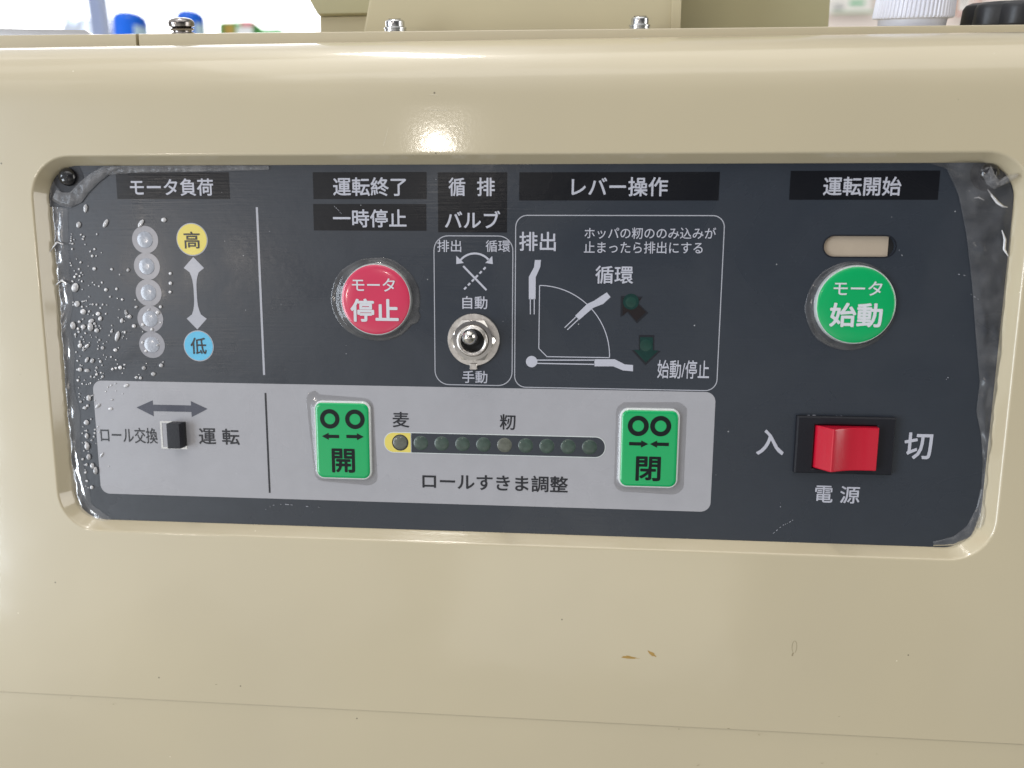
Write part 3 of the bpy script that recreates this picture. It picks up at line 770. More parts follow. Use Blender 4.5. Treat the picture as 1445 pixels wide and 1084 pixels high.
# ------------------------------------------------------------------ slide switch
o = sheet('slide_switch', [(sl['x0'] - .5, sl['z0'] - .5), (sl['x1'] + .5, sl['z0'] - .5), (sl['x1'] + .5, sl['z1'] + .5), (sl['x0'] - .5, sl['z1'] + .5)], -1.1, M['worn'], root)
o['label'] = 'small black slide switch in a silver cutout of the grey field'
bm = bmesh.new()
fo = [(sl['x0'] - .12, sl['z0'] - .12), (sl['x1'] + .12, sl['z0'] - .12), (sl['x1'] + .12, sl['z1'] + .12), (sl['x0'] - .12, sl['z1'] + .12)]
fi = [(sl['x0'] + .55, sl['z0'] + .5), (sl['x1'] - .55, sl['z0'] + .5), (sl['x1'] - .55, sl['z1'] - .5), (sl['x0'] + .55, sl['z1'] - .5)]
for a, ha, b, hb in ((fo, .14, fi, .14), (fi, .14, fi, -1.0)):
    va = [V(bm, x, ha, z) for x, z in a]; vb = [V(bm, x, hb, z) for x, z in b]
    for i in range(4): face(bm, (va[i], va[(i + 1) % 4], vb[(i + 1) % 4], vb[i]))
link('cutout_rim', bm, M['zinc'], o)
prism('contact_strip', [(sl['x0'] + 1.0, sl['z0'] + .5), (sl['x0'] + 1.35, sl['z0'] + .5), (sl['x0'] + 1.35, sl['z1'] - .5), (sl['x0'] + 1.0, sl['z1'] - .5)], -1.0, -0.3, M['hole'], o)
kx0, kx1 = mm(235.2, 615, 3.6)[0], mm(253.8, 615, 3.6)[0]; kz1, kz0 = mm(245, 598.2, 3.6)[1], mm(245, 633.4, 3.6)[1]
kb = prism('slider', [(kx0, kz0), (kx1, kz0), (kx1, kz1), (kx0, kz1)], -1.0, 3.6, M['dark'], o, bevel=0.25, smooth=50)

# ------------------------------------------------------------------ toggle switch
tx, tz = mm(668.3, 479.7, 0.5)
tg = empty('toggle_switch', (0, 0, 0), root); tg['label'] = 'chrome bat toggle switch with hexagonal nut, between two small words'
RW = (mm(705.2, 480, .5)[0] - mm(631.4, 480, .5)[0]) / 2
wf = lambda d: circ(tx, tz, RW - d, 72)
bm = bmesh.new(); loft_into(bm, wf, [(0, .05), (0, .6), (.15, .8), (3.0, .82)], True)
zt0 = tz - RW
bm2 = None
loft_into(bm, lambda d: rrect(tx, zt0 - .15, 2.5 - 2 * d, 2.2 - 2 * d, .5, 4), [(0, .05), (0, 1.0), (.2, 1.25)], True)
link('washer', bm, M['nickel'], tg, 40)
rot0 = math.radians(0)
def hexf(d):
    R6 = 7.35 - d
    return [(tx + R6 * math.cos(rot0 + math.pi / 3 * i), tz + R6 * math.sin(rot0 + math.pi / 3 * i)) for i in range(6)]
# nut: hexagon whose chamfered face is cut by a cone
bm = bmesh.new(); n_ = 72; loops = []
def hexr(t, R6):
    a = (t - rot0) % (math.pi / 3) - math.pi / 6
    return R6 * math.cos(math.pi / 6) / math.cos(a)
for rmul, h in ((None, .8), (None, 'cone'), (6.3, 2.76), (5.2, 2.8), (4.9, 2.3), (4.9, .8)):
    L = []
    for i in range(n_):
        t = 2 * math.pi * i / n_
        rr_ = hexr(t, 7.35) if rmul is None else rmul
        hh_ = (2.75 - max(0.0, rr_ - 6.40) * .85) if h == 'cone' else h
        L.append(V(bm, tx + rr_ * math.cos(t), hh_, tz + rr_ * math.sin(t)))
    loops.append(L)
for a, b in zip(loops, loops[1:]):
    for i in range(n_): face(bm, (a[i], a[(i + 1) % n_], b[(i + 1) % n_], b[i]))
link('hex_nut', bm, M['chrome'], tg, 25)
bm = bmesh.new()
loft_into(bm, lambda d: circ(tx, tz, 5.0 - d, 48), [(0, .8), (0, 3.6), (.25, 3.95), (.55, 4.0), (1.15, 3.75), (1.3, 3.2), (1.4, 0.9)], False)
link('bushing', bm, M['nickel'], tg, 50)
sheet('bushing_hole', circ(tx, tz, 3.9, 40), 1.0, M['hole'], tg)
# bat lever, leaning up and a little to the left
def lean_loft(name, base, tip, prof, mt, parent, n=32):
    b = Vector(base); d = Vector(tip) - b; L = d.length; d.normalize()
    s = d.cross(Vector((0, 0, 1))); s.normalize(); q = s.cross(d); bm = bmesh.new(); loops = []
    for u, r_ in prof:
        c = b + d * (L * u); loops.append([bm.verts.new(tuple((c + s * r_ * math.cos(2 * math.pi * i / n) + q * r_ * math.sin(2 * math.pi * i / n)) * MM)) for i in range(n)])
    for a, b2 in zip(loops, loops[1:]):
        for i in range(n): face(bm, (a[i], a[(i + 1) % n], b2[(i + 1) % n], b2[i]))
    face(bm, loops[-1]); bmesh.ops.recalc_face_normals(bm, faces=bm.faces[:])
    return link(name, bm, mt, parent, 60)
tipx, tipz = mm(661.0, 474.3, 15.0)
pr = [(0, 1.5), (.3, 1.7), (.6, 2.0), (.8, 2.3)]
for i in range(1, 9):
    a = math.radians(90 * i / 8.3); pr.append((.8 + .2 * math.sin(a), 2.4 * math.cos(a) + .02))
lean_loft('lever', (tx + .4, -1.0, tz - .3), (tipx, -15.0, tipz), pr, M['chrome'], tg)

# ------------------------------------------------------------------ power rocker switch
def q9(x, y, h=0): return mm(1045 + x / 3.6125, 500 + y / 3.6125, h)
ps = empty('power_switch', (0, 0, 0), root); ps['label'] = 'red rocker power switch in a black frame'
FH = 2.2
X0, X1 = (q9(295, 315, FH)[0] + q9(272, 605, FH)[0]) / 2, (q9(798, 325, FH)[0] + q9(772, 620, FH)[0]) / 2
Z1 = (q9(295, 317, FH)[1] + q9(798, 325, FH)[1]) / 2; Z0 = (q9(272, 605, FH)[1] + q9(772, 619, FH)[1]) / 2
wx0, wx1 = q9(372, 470, FH)[0], q9(706, 470, 4.8)[0] + .2; wz1, wz0 = q9(540, 362, FH)[1], q9(540, 588, FH)[1]
bm = bmesh.new()
def rl_(x0, x1, z0, z1, h): return [V(bm, x0, h, z0), V(bm, x1, h, z0), V(bm, x1, h, z1), V(bm, x0, h, z1)]
LL = [rl_(X0, X1, Z0, Z1, 0), rl_(X0, X1, Z0, Z1, FH - .5), rl_(X0 + .4, X1 - .4, Z0 + .4, Z1 - .4, FH), rl_(wx0 - .3, wx1 + .3, wz0 - .3, wz1 + .3, FH), rl_(wx0, wx1, wz0, wz1, FH - .3), rl_(wx0, wx1, wz0, wz1, -2)]
for a, b in zip(LL, LL[1:]):
    for i in range(4): face(bm, (a[i], a[(i + 1) % 4], b[(i + 1) % 4], b[i]))
face(bm, LL[-1])
link('frame', bm, M['dark'], ps, 20)
# rocker: side profile in (x, h), swept in z; the left end is down, the ridge stands out near the left third
RXR = q9(478, 400, 7.5)[0]
prof = [(wx0 + .25, -1.0), (wx0 + .25, 1.3), (wx0 + .5, 1.8)]
prof += [(RXR - .5, 7.1), (RXR - .15, 7.45), (RXR + .25, 7.5)]
x_end = q9(706, 470, 4.8)[0]
for i in range(1, 11):
    u = i / 10; prof.append((RXR + .25 + (x_end - RXR - .6) * u, 7.5 - 2.9 * u - 1.5 * math.sin(math.pi * u) ** 1 * (1 - .3 * u)))
prof += [(x_end - .1, 4.3), (x_end, 3.9), (x_end, -1.0)]
bm = bmesh.new(); rows = []
for z, inset in ((wz0 + .3, .0), (wz0 + .45, .25), (wz0 + .8, .35), (wz1 - .8, .35), (wz1 - .45, .25), (wz1 - .3, 0)):
    rows.append([V(bm, x, h - (.35 - inset), z) for x, h in prof])
for a, b in zip(rows, rows[1:]):
    for i in range(len(prof) - 1): face(bm, (a[i], a[i + 1], b[i + 1], b[i]))
face(bm, rows[0]); face(bm, rows[-1]); bmesh.ops.recalc_face_normals(bm, faces=bm.faces[:])
link('rocker', bm, M['rocker'], ps, 35)

# ------------------------------------------------------------------ panel screws
def panel_screw(px, py, lb):
    X, Z = mm(px, py, 1.0)
    o = loft('panel_screw', lambda d: circ(X, Z, 2.9 - d, 40), [(0, 0.0), (0, .5), (.25, 1.1), (.8, 1.6), (1.6, 1.95), (2.3, 2.0)], M['screw'], root); o['label'] = lb
    bm = bmesh.new()
    for a in (0.5, 0.5 + math.pi / 2):
        c, s = math.cos(a), math.sin(a); L, W_ = 1.5, .38
        face(bm, [V(bm, X + x * c - z * s, 2.03, Z + x * s + z * c) for x, z in ((-L, -W_), (L, -W_), (L, W_), (-L, W_))])
    for v, k in zip(bm.verts[4:], range(4)): v.co.y -= 0.00003
    link('cross_recess', bm, M['hole'], o)
    ring_sheet('washer_ring', circ(X, Z, 5.2, 40), circ(X, Z, 2.9, 40), .08, M['dark'], o)
panel_screw(93.5, 249.5, 'black cross head screw in the top left corner of the panel')
panel_screw(1397, 244, 'black cross head screw in the top right corner, half under the film')

# ------------------------------------------------------------------ protective film: loose margins and air bubbles
film = empty('protective_film', (0, 0, 0), root); film['label'] = 'clear protective film, loose and wrinkled at both ends of the panel'
def film_patch(name, inner, outer, mt, nu=90, nv=14, base=.35, amp=1.1, seed=0, edge=0.25, freq=.16):
    """loose film between two lines given as photo points"""
    def sample(line, u):
        L = [0.0]
        for a, b in zip(line, line[1:]): L.append(L[-1] + math.dist(a, b))
        t = u * L[-1]
        for i in range(len(line) - 1):
            if t <= L[i + 1] or i == len(line) - 2:
                k = (t - L[i]) / max(1e-6, L[i + 1] - L[i]); a, b = line[i], line[i + 1]
                return (a[0] + (b[0] - a[0]) * k, a[1] + (b[1] - a[1]) * k)
    I = [mm(*p) for p in inner]; O = [mm(*p) for p in outer]
    bm = bmesh.new(); G = []
    for i in range(nu + 1):
        u = i / nu; a = sample(I, u); b = sample(O, u); row = []
        for j in range(nv + 1):
            v = j / nv; x = a[0] + (b[0] - a[0]) * v; z = a[1] + (b[1] - a[1]) * v
            wv = noise.noise(Vector((x * freq, z * freq * .6, seed))) + .5 * noise.noise(Vector((x * freq * 2.7, z * freq * 2.2, seed + 9)))
            h = edge + (base + amp * abs(wv)) * min(1, v * 4) * min(1, (1 - v) * 3 + .35)
            row.append(V(bm, x, h, z))
        G.append(row)
    for i in range(nu):
        for j in range(nv): face(bm, (G[i][j], G[i + 1][j], G[i + 1][j + 1], G[i][j + 1]))
    return link(name, bm, mt, film, 80)
film_patch('loose_margin', [(96, 294), (97, 345), (99, 390), (104, 425), (99, 455), (106, 500), (104, 545), (113, 580), (114, 640), (124, 680), (130, 712), (160, 733)],
           [(72, 292), (76, 345), (78, 390), (83, 425), (85, 455), (88, 500), (91, 545), (94, 580), (98, 640), (102, 680), (112, 722), (140, 737)], M['film'], seed=2, amp=.9)
film_patch('loose_margin', [(1312, 231), (1335, 238), (1352, 275), (1363, 330), (1371, 400), (1376, 470), (1382, 540), (1377, 580), (1384, 615), (1386, 650), (1384, 690), (1378, 745)],
           [(1395, 230), (1420, 246), (1428, 275), (1426, 330), (1421, 400), (1415, 470), (1408, 540), (1404, 580), (1399, 615), (1394, 650), (1391, 690), (1386, 735)], M['film'], seed=5, amp=1.6, base=.5, freq=.11)
film_patch('loose_margin', [(1316, 764), (1345, 757), (1364, 742), (1378, 715), (1383, 690)], [(1316, 770), (1350, 769), (1372, 758), (1383, 735), (1389, 690)], M['film'], nu=30, nv=6, seed=8, amp=.4)
film_patch('creased_strip', [(75, 283), (86, 290), (100, 293), (116, 286), (126, 272), (140, 258), (158, 244), (175, 238)],
           [(82, 268), (90, 272), (100, 272), (106, 266), (113, 258), (128, 246), (146, 236), (160, 234)], M['filmstrip'], nu=50, nv=8, seed=12, amp=.3, base=.5, edge=.4, freq=.3)
film_patch('creased_strip', [(150, 247), (200, 243.5), (260, 243), (320, 241.5), (380, 240)], [(158, 235), (200, 234.5), (260, 234), (320, 234), (380, 234)], M['filmstrip'], nu=120, nv=6, seed=15, amp=.5, base=.1, freq=.8)
film_patch('creased_strip', [(1382, 250), (1388, 262), (1398, 268), (1412, 262), (1424, 256)], [(1390, 232), (1396, 246), (1402, 256), (1412, 250), (1426, 246)], M['filmstrip'], nu=40, nv=8, seed=18, amp=.9, base=1.9, edge=2.0, freq=.3)
# bright folds of the film near the right corner
bm = bmesh.new()
def tube_into(bm, pts, r_, n=8):
    loops = []
    for i, p in enumerate(pts):
        a = Vector(pts[max(0, i - 1)]); b = Vector(pts[min(len(pts) - 1, i + 1)]); d = (b - a).normalized()
        s = d.cross(Vector((0, 1, 0.01))).normalized(); q = s.cross(d); k = math.sin(math.pi * (i + .3) / (len(pts) - .4))
        loops.append([bm.verts.new(tuple((Vector(p) + (s * math.cos(2 * math.pi * j / n) + q * math.sin(2 * math.pi * j / n) * .8) * r_ * max(.1, k)) * MM)) for j in range(n)])
    for a, b in zip(loops, loops[1:]):
        for j in range(n): face(bm, (a[j], a[(j + 1) % n], b[(j + 1) % n], b[j]))
for pl, rad in (([(1391, 268), (1397, 277), (1404, 286), (1412, 292), (1419, 293)], .55), ([(1372, 280), (1378, 279), (1386, 283)], .35), ([(1411, 325), (1415, 338), (1414, 352), (1420, 362)], .5),
                ([(72, 357), (84, 342), (92, 345)], .4), ([(82, 402), (90, 396), (97, 401), (95, 404)], .45)):
    P = [mm(*p) for p in pl]; 
    bm = bmesh.new(); tube_into(bm, [(x, -1.1, z) for x, z in P], rad); link('film_fold', bm, M['bubble'], film, 80)
# air bubbles
bm = bmesh.new(); rr = random.Random(21); placed = []
def bubble(px, py, a, b, rot):
    X, Z = mm(px, py)
    for q in placed:
        if math.dist(q[:2], (X, Z)) < (q[2] + a) * .8: return
    placed.append((X, Z, a)); n = 14; loops = []
    for s, h in ((1, .2), (.92, .2 + .28 * b), (.7, .2 + .5 * b), (.35, .2 + .64 * b)):
        loops.append([V(bm, X + a * s * math.cos(t) * math.cos(rot) - b * s * math.sin(t) * math.sin(rot), h, Z + a * s * math.cos(t) * math.sin(rot) + b * s * math.sin(t) * math.cos(rot)) for t in [2 * math.pi * i / n for i in range(n)]])
    for p, q in zip(loops, loops[1:]):
        for i in range(n): face(bm, (p[i], p[(i + 1) % n], q[(i + 1) % n], q[i]))
    face(bm, loops[-1])
for x, y, a, b, ro in ((293, 268, 1.5, .8, 1.4), (258, 352, 1.2, .9, 1.3), (395, 345, 1.7, .8, 1.0), (575, 345, 1.7, .8, .9), (692, 327, 1.0, .9, 0), (338, 576, .7, .7, 0), (397, 683, .7, .7, 0), (240, 672, 1.8, 1.4, 1.2), (250, 755, 1.2, 1.1, 1), (281, 795, 1.1, 1.1, 0), (318, 873, 1.7, 1.2, 1.5), (322, 842, 1.2, .8, .4), (350, 890, .9, .9, 0), (455, 920, 2.0, .9, 1.2), (433, 905, .9, .8, 1), (478, 840, .9, .7, 1.2), (517, 820, .9, .8, 0), (500, 803, .6, .6, 0), (540, 868, .8, .8, 0), (675, 770, .6, .6, 0), (660, 800, .8, .8, 0), (357, 805, .9, .8, 0), (368, 830, .9, .8, 1), (230, 865, 1.0, 1.6, 0), (282, 872, 1.0, 1.0, 0), (265, 968, 1.0, .9, 1), (300, 970, 1.1, .7, .6), (300, 1040, 1.2, .7, 1), (328, 1045, 1.0, .8, 1), (678, 1068, .8, .8, 0), (445, 990, .8, .7, 0), (725, 600, .6, .6, 0), (726, 650, .7, .7, 0), (724, 695, .6, .6, 0), (585, 860, .7, .7, 0), (630, 885, .6, .6, 0), (600, 995, .6, .6, 0), (660, 965, .6, .6, 0), (510, 583, .7, .6, 1), (480, 733, .5, .5, 0)):
    bubble(40 + x / 3.6125, 220 + y / 3.6125, a * .9, b * .85, ro)
for x, y, a, b, ro in ((302, 540, .9, 1.6, 0), (298, 420, 1.0, 1.1, 0), (310, 595, .8, 1.3, 0), (328, 640, .8, 1.2, 0), (345, 665, .8, 1.6, 0), (325, 750, .7, .8, 0), (355, 335, 1.3, .7, .6), (300, 488, .7, 1.2, 0), (310, 295, .9, 1.3, 0), (265, 150, .9, .9, 0), (300, 155, 1.1, .7, 0), (470, 140, .8, .8, 0), (590, 142, .8, .8, 0), (638, 173, .9, .8, 0), (552, 190, .7, .6, 0), (573, 193, .6, .6, 0), (500, 232, 1.1, .7, .4), (290, 345, .7, .7, 0), (380, 40, .7, .7, 0), (445, 50, .8, .7, 0), (375, 585, 1.2, .5, .9), (420, 350, .9, .6, 0)):
    bubble(40 + x / 3.6125, 480 + y / 3.6125, a * .88, b * .85, ro)
for i in range(430):
    y = rr.uniform(330, 690)
    lim = 250 if y < 540 else 175
    x = 97 + (y - 330) * .06 + abs(rr.gauss(0, 1)) * (48 if 400 < y < 530 else 26)
    if x > lim or (y < 420 and rr.random() < .55) or (y > 545 and rr.random() < (.55 if x < 130 else .9)): continue
    a = rr.choice((.22, .25, .3, .38, .5)); bubble(x, y, a, a * rr.uniform(.75, 1), rr.uniform(0, 3))
o = link('air_bubbles', bm, M['bubble'], film, 80); o['kind'] = 'stuff'
# small dust scratches on the film
for pl in ([(1090, 753), (1104, 741), (1113, 737), (1124, 730)], [(1334, 536), (1340, 530)], [(1369, 415), (1382, 424)], [(1351, 387), (1362, 389)], [(375, 719), (384, 713), (400, 711), (430, 714), (458, 716)], [(472, 291), (478, 297), (483, 303)], [(1101, 716), (1101, 708)], [(1125, 586.5), (1145, 585.5), (1165, 587), (1185, 586.5), (1205, 588), (1235, 588.5), (1264, 590)], [(1124.5, 590), (1122, 615), (1121, 640), (1118.5, 664)], [(1268, 352), (1273, 362)]):
    P = [mm(*p) for p in pl]
    bm = bmesh.new()
    for a, b in zip(P, P[1:]):
        for k in range(3):
            if rr.random() < .35 and k: continue
            u0 = k / 3 + rr.uniform(0, .1); u1 = u0 + rr.uniform(.08, .22)
            stroke_into(bm, [(a[0] + (b[0] - a[0]) * u0, a[1] + (b[1] - a[1]) * u0), (a[0] + (b[0] - a[0]) * u1, a[1] + (b[1] - a[1]) * u1)], rr.uniform(.08, .2), .3)
    link('film_scratch', bm, M['line'], film)

# ------------------------------------------------------------------ on top of the machine
# hopper box with folded corner flanges
HH = -34.0
def zx(px, py, h): return mm(px, py, h)
hx0b, hx0t = zx(511, 40, HH)[0], zx(518, 0, HH)[0]; hx1 = zx(961.5, 20, HH)[0]
zb = zr(0, HH) - .8; zt = 190.0
slope = (hx0t - hx0b) / (zx(518, 0, HH)[1] - zx(511, 40, HH)[1]); xtl = hx0b + slope * (zt - zb)
hop = prism('hopper', [(hx0b, zb), (hx1, zb), (hx1, zt), (xtl, zt)], HH - 120, HH, M['hopper'], root, bevel=1.2, smooth=40)
hop['label'] = 'beige sheet metal hopper behind the hood, fixed with two bolts'
prism('corner_flange', [(hx1 - 3.4, zb + .3), (hx1 - .2, zb + .3), (hx1 - .2, zt), (hx1 - 3.9, zt)], HH + .02, HH + .9, M['hopper'], hop, bevel=.3, smooth=40)
# housing behind at the right, and the darker one at the left
H2 = -70.0
rx1 = zx(1170, 20, H2)[0]
prism('rear_housing', rrect((hx1 - 40 + rx1) / 2, 160, rx1 - hx1 + 40, 96, 3.0, 6), H2 - 100, H2, M['rear'], root, bevel=.6, smooth=40)['label'] = 'greenish beige rear housing right of the hopper'
lx0 = zx(448, 20, H2)[0]
z22 = zx(480, 23, H2)[1]
lh = prism('rear_housing', [(zx(452, 44, H2)[0], 105), (hx0b - 2, 105), (hx0b - 2, z22), (zx(451, 24, H2)[0], z22)], H2 - 60, H2, M['hopper'], root, bevel=.5, smooth=40)
lh['label'] = 'narrow beige post between the white jug and the hopper'
prism('housing_cap', [(zx(451, 23, H2)[0], z22 + .1), (hx0b - 2, z22 + .1), (hx0b - 2, 200), (zx(415, -60, H2)[0], 200), (zx(438, 0, H2)[0], zx(438, 0, H2)[1])], H2 - 66, H2 + 3, M['rear'], lh, bevel=.5, smooth=40)
# bolts
LEAN = Matrix.Rotation(math.atan(TILT), 4, 'X')
def lean(o, X, h, z):
    p = Vector((X, -h, z)) * MM
    o.data.transform(Matrix.Translation(p) @ LEAN @ Matrix.Translation(-p)); return o
def hopper_bolt(px, py, h, lb, R_=4.0, mt='zinc', dome=False):
    X = zx(px, py, h)[0]; z = zr(X, h) - .3
    bm = bmesh.new()
    if dome: prof = [(3.6, 0), (3.9, .35), (3.6, .7), (3.0, .8), (3.0, 1.1), (3.7, 1.25), (3.85, 1.7), (3.6, 1.95), (3.0, 2.0), (3.3, 2.2), (4.1, 2.5), (4.25, 3.6), (3.9, 4.4), (3.0, 4.95), (1.6, 5.25), (.2, 5.3)]
    else: prof = [(R_ + .3, 0), (R_ + .3, .35), (R_ - .3, .5), (R_ - .3, 1.0), (R_ - .1, 1.1), (R_ - .1, 1.5), (R_ - .5, 1.7), (R_ - .7, 1.8), (R_ - .7, 3.3), (R_ - 1.1, 3.8), (R_ - 1.9, 4.0), (R_ - 2.4, 3.7), (.2, 3.7)]
    lathe_z_into(bm, X, h, z - .05, prof)
    o = lean(link('cap_bolt' if dome else 'hopper_bolt', bm, M[mt], root, 40), X, h, z); o['label'] = lb
    if not dome:
        bm = bmesh.new(); box_into(bm, X - 2.0, X + 2.0, h - .35, h + .35, z + 3.5, z + 4.1); lean(link('drive_slot', bm, M['hole'], o), X, h, z)
    return o
hopper_bolt(558, 42, -24, 'small zinc plated bolt at the left foot of the hopper', 3.9)
hopper_bolt(902.5, 38, -24, 'small zinc plated bolt at the right foot of the hopper', 3.6)
hopper_bolt(258, 44, -22, 'dark domed bolt with stacked washers on the left of the top rail', mt='dark_nickel', dome=True)
# black star knob at the right
h = -36; X = zx(1432, 30, h)[0]; z = zr(X, h) - .6
bm = bmesh.new()
def star(r_, t): return r_ * (1 + .13 * abs(math.cos(4.5 * t + .35)) - .08)
loops = []
for r_, z_ in ((15.2, .7), (15.5, 1.2), (15.5, 5.6), (14.8, 6.9), (13.2, 7.6), (9, 7.9), (.3, 8.0)):
    loops.append([V(bm, X + (star(r_, 2 * math.pi * i / 72)) * math.cos(2 * math.pi * i / 72), h + star(r_, 2 * math.pi * i / 72) * math.sin(2 * math.pi * i / 72), z + z_) for i in range(72)])
for a, b in zip(loops, loops[1:]):
    for i in range(72): face(bm, (a[i], b[i], b[(i + 1) % 72], a[(i + 1) % 72]))
face(bm, loops[-1]); face(bm, loops[0]); bmesh.ops.recalc_face_normals(bm, faces=bm.faces[:])
lean(link('star_knob', bm, M['knob'], root, 35), X, h, z)['label'] = 'black lobed plastic knob on the right end of the top rail'

# white ribbed cap
h = -34; X = zx(1286.5, 20, h)[0]; z = zr(X, h) - .8
bm = bmesh.new(); NR = 60
Rb = (zx(1340, 20, h)[0] - zx(1233, 20, h)[0]) / 2
lathe_z_into(bm, X, h, z + .02, [(Rb * .80, 0), (Rb * .84, .4), (Rb * .86, 2.8), (Rb * .88, 3.0)], 64)
n_ = NR * 4; loops = []
for r_, z_, rib in ((Rb * .90, 3.0, 0), (Rb * .985, 3.2, .2), (Rb * 1.0, 3.7, 1), (Rb * .94, 15.5, 1), (Rb * .93, 16.2, .2), (Rb * .88, 16.8, 0), (.3, 17.0, 0)):
    loops.append([V(bm, X + (r_ + rib * .42 * (.5 if i % 4 in (1, 2) else -.5)) * math.cos(2 * math.pi * i / n_), h + (r_ + rib * .42 * (.5 if i % 4 in (1, 2) else -.5)) * math.sin(2 * math.pi * i / n_), z + z_) for i in range(n_)])
for a, b in zip(loops, loops[1:]):
    for i in range(n_): face(bm, (a[i], b[i], b[(i + 1) % n_], a[(i + 1) % n_]))
face(bm, loops[-1]); face(bm, loops[0]); bmesh.ops.recalc_face_normals(bm, faces=bm.faces[:])
o = lean(link('bottle_cap', bm, M['cap'], None, 30), X, h, z); tag(o, 'white ribbed plastic cap standing on the beige rail beside the black knob', 'cap')

# clear tray edge at the far left
TH = -20.0
ta, tb = zx(-60, 44, TH)[0], zx(130, 44, TH)[0]
o = prism('tray', [(ta, zr(ta, TH) - .2), (tb, zr(tb, TH) - .2), (tb - 2.6, zr(tb, TH) + 1.5), (ta, zr(ta, TH) + 2.6)], TH - 4, TH,
          mat('grey_tray_metal', (0.50, 0.49, 0.49), 0.3, 0.6, bump=.1, vary=.1), None, bevel=.3, smooth=40)
tag(o, 'thin grey metal tray lying on the far left end of the machine', 'tray')

# ------------------------------------------------------------------ the bright shop behind
def W3(px, py, Y):
    d = ray(px, py); s = (Y - CAM.y) / d.y; return CAM + d * s
def slab(name, l, r_, t, b, Y, depth, mt, bevel=0.0, parent=None):
    a = W3(l, b, Y); c = W3(r_, t, Y)
    bm = bmesh.new()
    prism_into(bm, [(a.x / MM, a.z / MM), (c.x / MM, a.z / MM), (c.x / MM, c.z / MM), (a.x / MM, c.z / MM)], -(Y + depth) / MM, -Y / MM)
    if bevel: bmesh.ops.bevel(bm, geom=bm.edges[:], offset=bevel, segments=3, affect='EDGES')
    return link(name, bm, mt, parent, 40)
# daylight opening: glowing panes in a frame
Yw = 3.2
win = empty('shop_front_window', W3(200, 60, Yw)); tag(win, 'overexposed white shop window behind the left of the machine', 'window')
def child(o, par):
    o.parent = par; o.matrix_parent_inverse = Matrix.Translation(par.location).inverted(); return o
glow = mat('daylight_pane', (0.8, 0.8, 0.8), 0.5, emit=((0.97, 0.99, 1.0), 3.2))
child(slab('pane', -900, 470, -900, 260, Yw, .02, glow), win)
frame_m = mat('pale_blue_frame', (0.42, 0.50, 0.75), 0.5, emit=None)
bm = bmesh.new()
a = W3(109, -60, Yw - .9); b = W3(163, 90, Yw - .9)
post = None
bm = bmesh.new()
dirv = (b - a); 
for k, (dx, dy) in enumerate(((-.022, 0), (.022, 0), (.022, .05), (-.022, .05))):
    pass
va = [bm.verts.new((a.x + dx, a.y + dy, a.z + .4)) for dx, dy in ((-.022, 0), (.022, 0), (.022, .05), (-.022, .05))]
vb = [bm.verts.new((b.x + dx, b.y + dy, b.z - .6)) for dx, dy in ((-.022, 0), (.022, 0), (.022, .05), (-.022, .05))]
for i in range(4): face(bm, (vb[i], vb[(i + 1) % 4], va[(i + 1) % 4], va[i]))
face(bm, va); face(bm, vb[::-1]); bmesh.ops.recalc_face_normals(bm, faces=bm.faces[:])
o = link('leaning_post', bm, frame_m); tag(o, 'slim pale blue leaning post against the white window', 'post')

# blue rolls standing behind the rail
def roll(px0, px1, top, Y, lb, seed):
    c = W3((px0 + px1) / 2, top, Y); R_ = (W3(px1, top, Y).x - W3(px0, top, Y).x) / 2; L = .30
    bm = bmesh.new(); bm2 = None; n = 40; loops = []
    for y_, r_ in ((0, R_ * .90), (.006, R_), (L * .82, R_)):
        loops.append([bm.verts.new((c.x + r_ * math.cos(2 * math.pi * i / n), Y + y_, c.z - R_ + r_ * math.sin(2 * math.pi * i / n))) for i in range(n)])
    for p, q in zip(loops, loops[1:]):
        for i in range(n): face(bm, (p[i], q[i], q[(i + 1) % n], p[(i + 1) % n]))
    face(bm, loops[0]); face(bm, loops[-1]); bmesh.ops.recalc_face_normals(bm, faces=bm.faces[:])
    o = link('blue_roll', bm, mat('blue_wrap', (0.01, 0.13, 0.62), 0.3, coat=.4, vary=.15, emit=None), None, 40)
    tag(o, lb, 'roll')
    return o
def bottle(px0, px1, top, Y, lb):
    """round blue bottle with a pale label band at its right"""
    c = W3((px0 + px1) / 2, top, Y); R_ = (W3(px1, top, Y).x - W3(px0, top, Y).x) / 2
    bm = bmesh.new(); lathe_z_into(bm, c.x / MM, -Y / MM, c.z / MM - 260, [(R_ / MM * .95, 0), (R_ / MM, 4), (R_ / MM, 246), (R_ / MM * .93, 254), (R_ / MM * .7, 259), (R_ / MM * .3, 260)], 40)
    o = link('blue_drum', bm, mat('blue_drum_plastic', (0.0, 0.14, 0.80), 0.3, coat=.3, vary=.1), None, 40); tag(o, lb, 'drum')
    bm = bmesh.new(); loops = []
    for z_ in (-205, -25):
        loops.append([V(bm, c.x / MM + (R_ / MM + .6) * math.cos(t), -Y / MM + (R_ / MM + .6) * math.sin(t), c.z / MM + z_) for t in [math.radians(-15 + 5 * i) for i in range(14)]])
    for i in range(13): face(bm, (loops[0][i], loops[0][i + 1], loops[1][i + 1], loops[1][i]))
    bmesh.ops.recalc_face_normals(bm, faces=bm.faces[:])
    link('drum_label', bm, mat('pale_label', (0.55, 0.75, 0.9), 0.4, vary=.05), o)
bottle(160, 205, 20, 1.15, 'bright blue round drum beside the pale leaning post')
bottle(249, 287, 17, 1.25, 'bright blue round drum half hidden by the dark domed bolt')
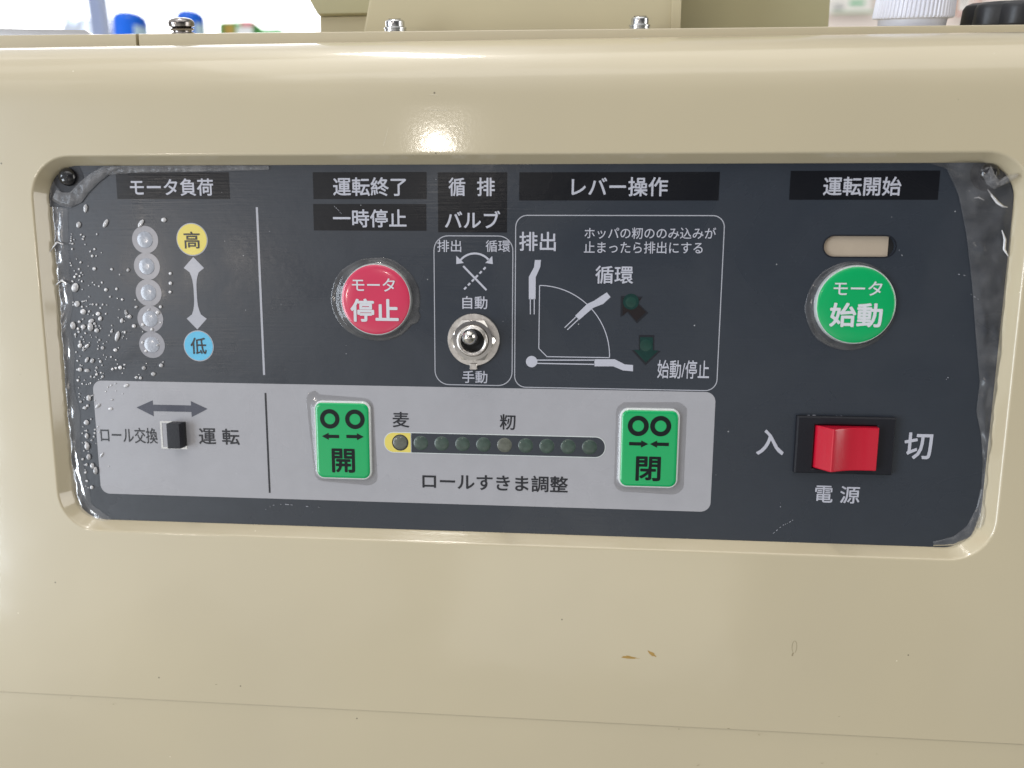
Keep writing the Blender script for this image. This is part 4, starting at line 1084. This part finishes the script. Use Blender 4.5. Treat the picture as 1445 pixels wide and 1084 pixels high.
# small green cartons
Yc = 1.3
gm = mat('green_carton', (0.10, 0.42, 0.10), .4, vary=.15); rm_ = mat('red_carton_print', (0.65, 0.12, 0.14), .4, vary=.1); wm = mat('white_carton_print', (.8, .8, .78), .4, vary=.05); om = mat('ochre_carton_print', (.5, .33, .06), .4, vary=.1)
o = slab('carton', 311, 359, 29.5, 110, Yc, .08, gm, .004); tag(o, 'small green carton with a red and white corner on the far shelf', 'carton')
slab('carton_label', 318, 330, 33.5, 90, Yc - .002, .0015, om, 0, o); slab('carton_label', 340, 357, 29.8, 37, Yc - .002, .0015, rm_, 0, o); slab('carton_label', 336, 356, 37.5, 90, Yc - .002, .0015, wm, 0, o)
o = slab('carton', 366, 398, 39.5, 110, Yc, .08, gm, .004); tag(o, 'low green carton on the far shelf nearer the white jug', 'carton')
# white jug whose edge meets the beige post
c = W3(330, -10, .62)
bm = bmesh.new(); 
jr = W3(452, 30, .62).x - W3(372, 30, .62).x; cx_ = W3(372, 30, .62).x
# pale things outside: glare and haze put into the colour and a faint glow
fm = mat('glare_glow_blue_grey', (0.72, 0.80, 0.95), .6, vary=.08, vscale=8, emit=((0.75, 0.85, 1.0), 0.22))
def outline(name, pts, Y, depth, mt):
    P = [W3(x, y, Y) for x, y in pts]; bm = bmesh.new()
    prism_into(bm, [(p.x / MM, p.z / MM) for p in P], -(Y + depth) / MM, -Y / MM)
    return link(name, bm, mt, None)
o = outline('shrub', [(86, 60), (87, 36), (92, 32), (86, 27), (87, 22), (92, 20), (96, 24), (95, 29), (101, 33), (104, 36), (111, 26), (119, 24), (117, 40), (118, 60)], 2.9, .12, fm)
tag(o, 'pale hazy shrub outside, low in the white glare left of the leaning post', 'shrub')
o = slab('carton', 403, 417, 40.5, 110, Yc, .06, mat('pale_blue_carton', (.55, .68, .80), .5, vary=.08), .003); tag(o, 'tiny pale blue carton at the right end of the far shelf', 'carton')
# posters on the far wall
Yp = 1.9
wallm = mat('pale_wall', (0.92, 0.82, 0.76), .8, vary=.05, vscale=4)
o = slab('back_wall', 940, 1800, -700, 320, Yp + .02, .1, wallm); tag(o, kind='structure')
def poster(l, r_, t, b, lb, bits):
    p = slab('poster', l, r_, t, b, Yp, .004, mat('poster_paper', (.92, .89, .84), .6, vary=.04), 0); tag(p, lb, 'poster')
    for (l2, r2, t2, b2, col) in bits: slab('printed_block', l2, r2, t2, b2, Yp - .003, .002, mat('poster_ink', col, .6, vary=.05), 0, p)
poster(1166, 1243, -160, 19, 'pale notice with green bars on the far wall left of the white cap', [(1199, 1220, 1.5, 6.5, (.15, .55, .28)), (1174, 1241, 15.5, 19, (.42, .58, .40)), (1176, 1192, 6, 7, (.35, .38, .40)), (1176, 1190, 9, 10, (.35, .38, .40)), (1176, 1191, 12, 13, (.35, .38, .40))])
poster(1349, 1398, -160, 24, 'cream notice with red frame on the far wall beside the black knob', [(1350, 1392, 17.5, 21, (.65, .12, .07)), (1361, 1364.5, -40, 5, (.03, .03, .03)), (1372, 1376, -40, 12, (.7, .16, .05)), (1350, 1352, -60, 17.5, (.55, .25, .15)), (1380, 1386, -40, 8, (.7, .22, .10))])
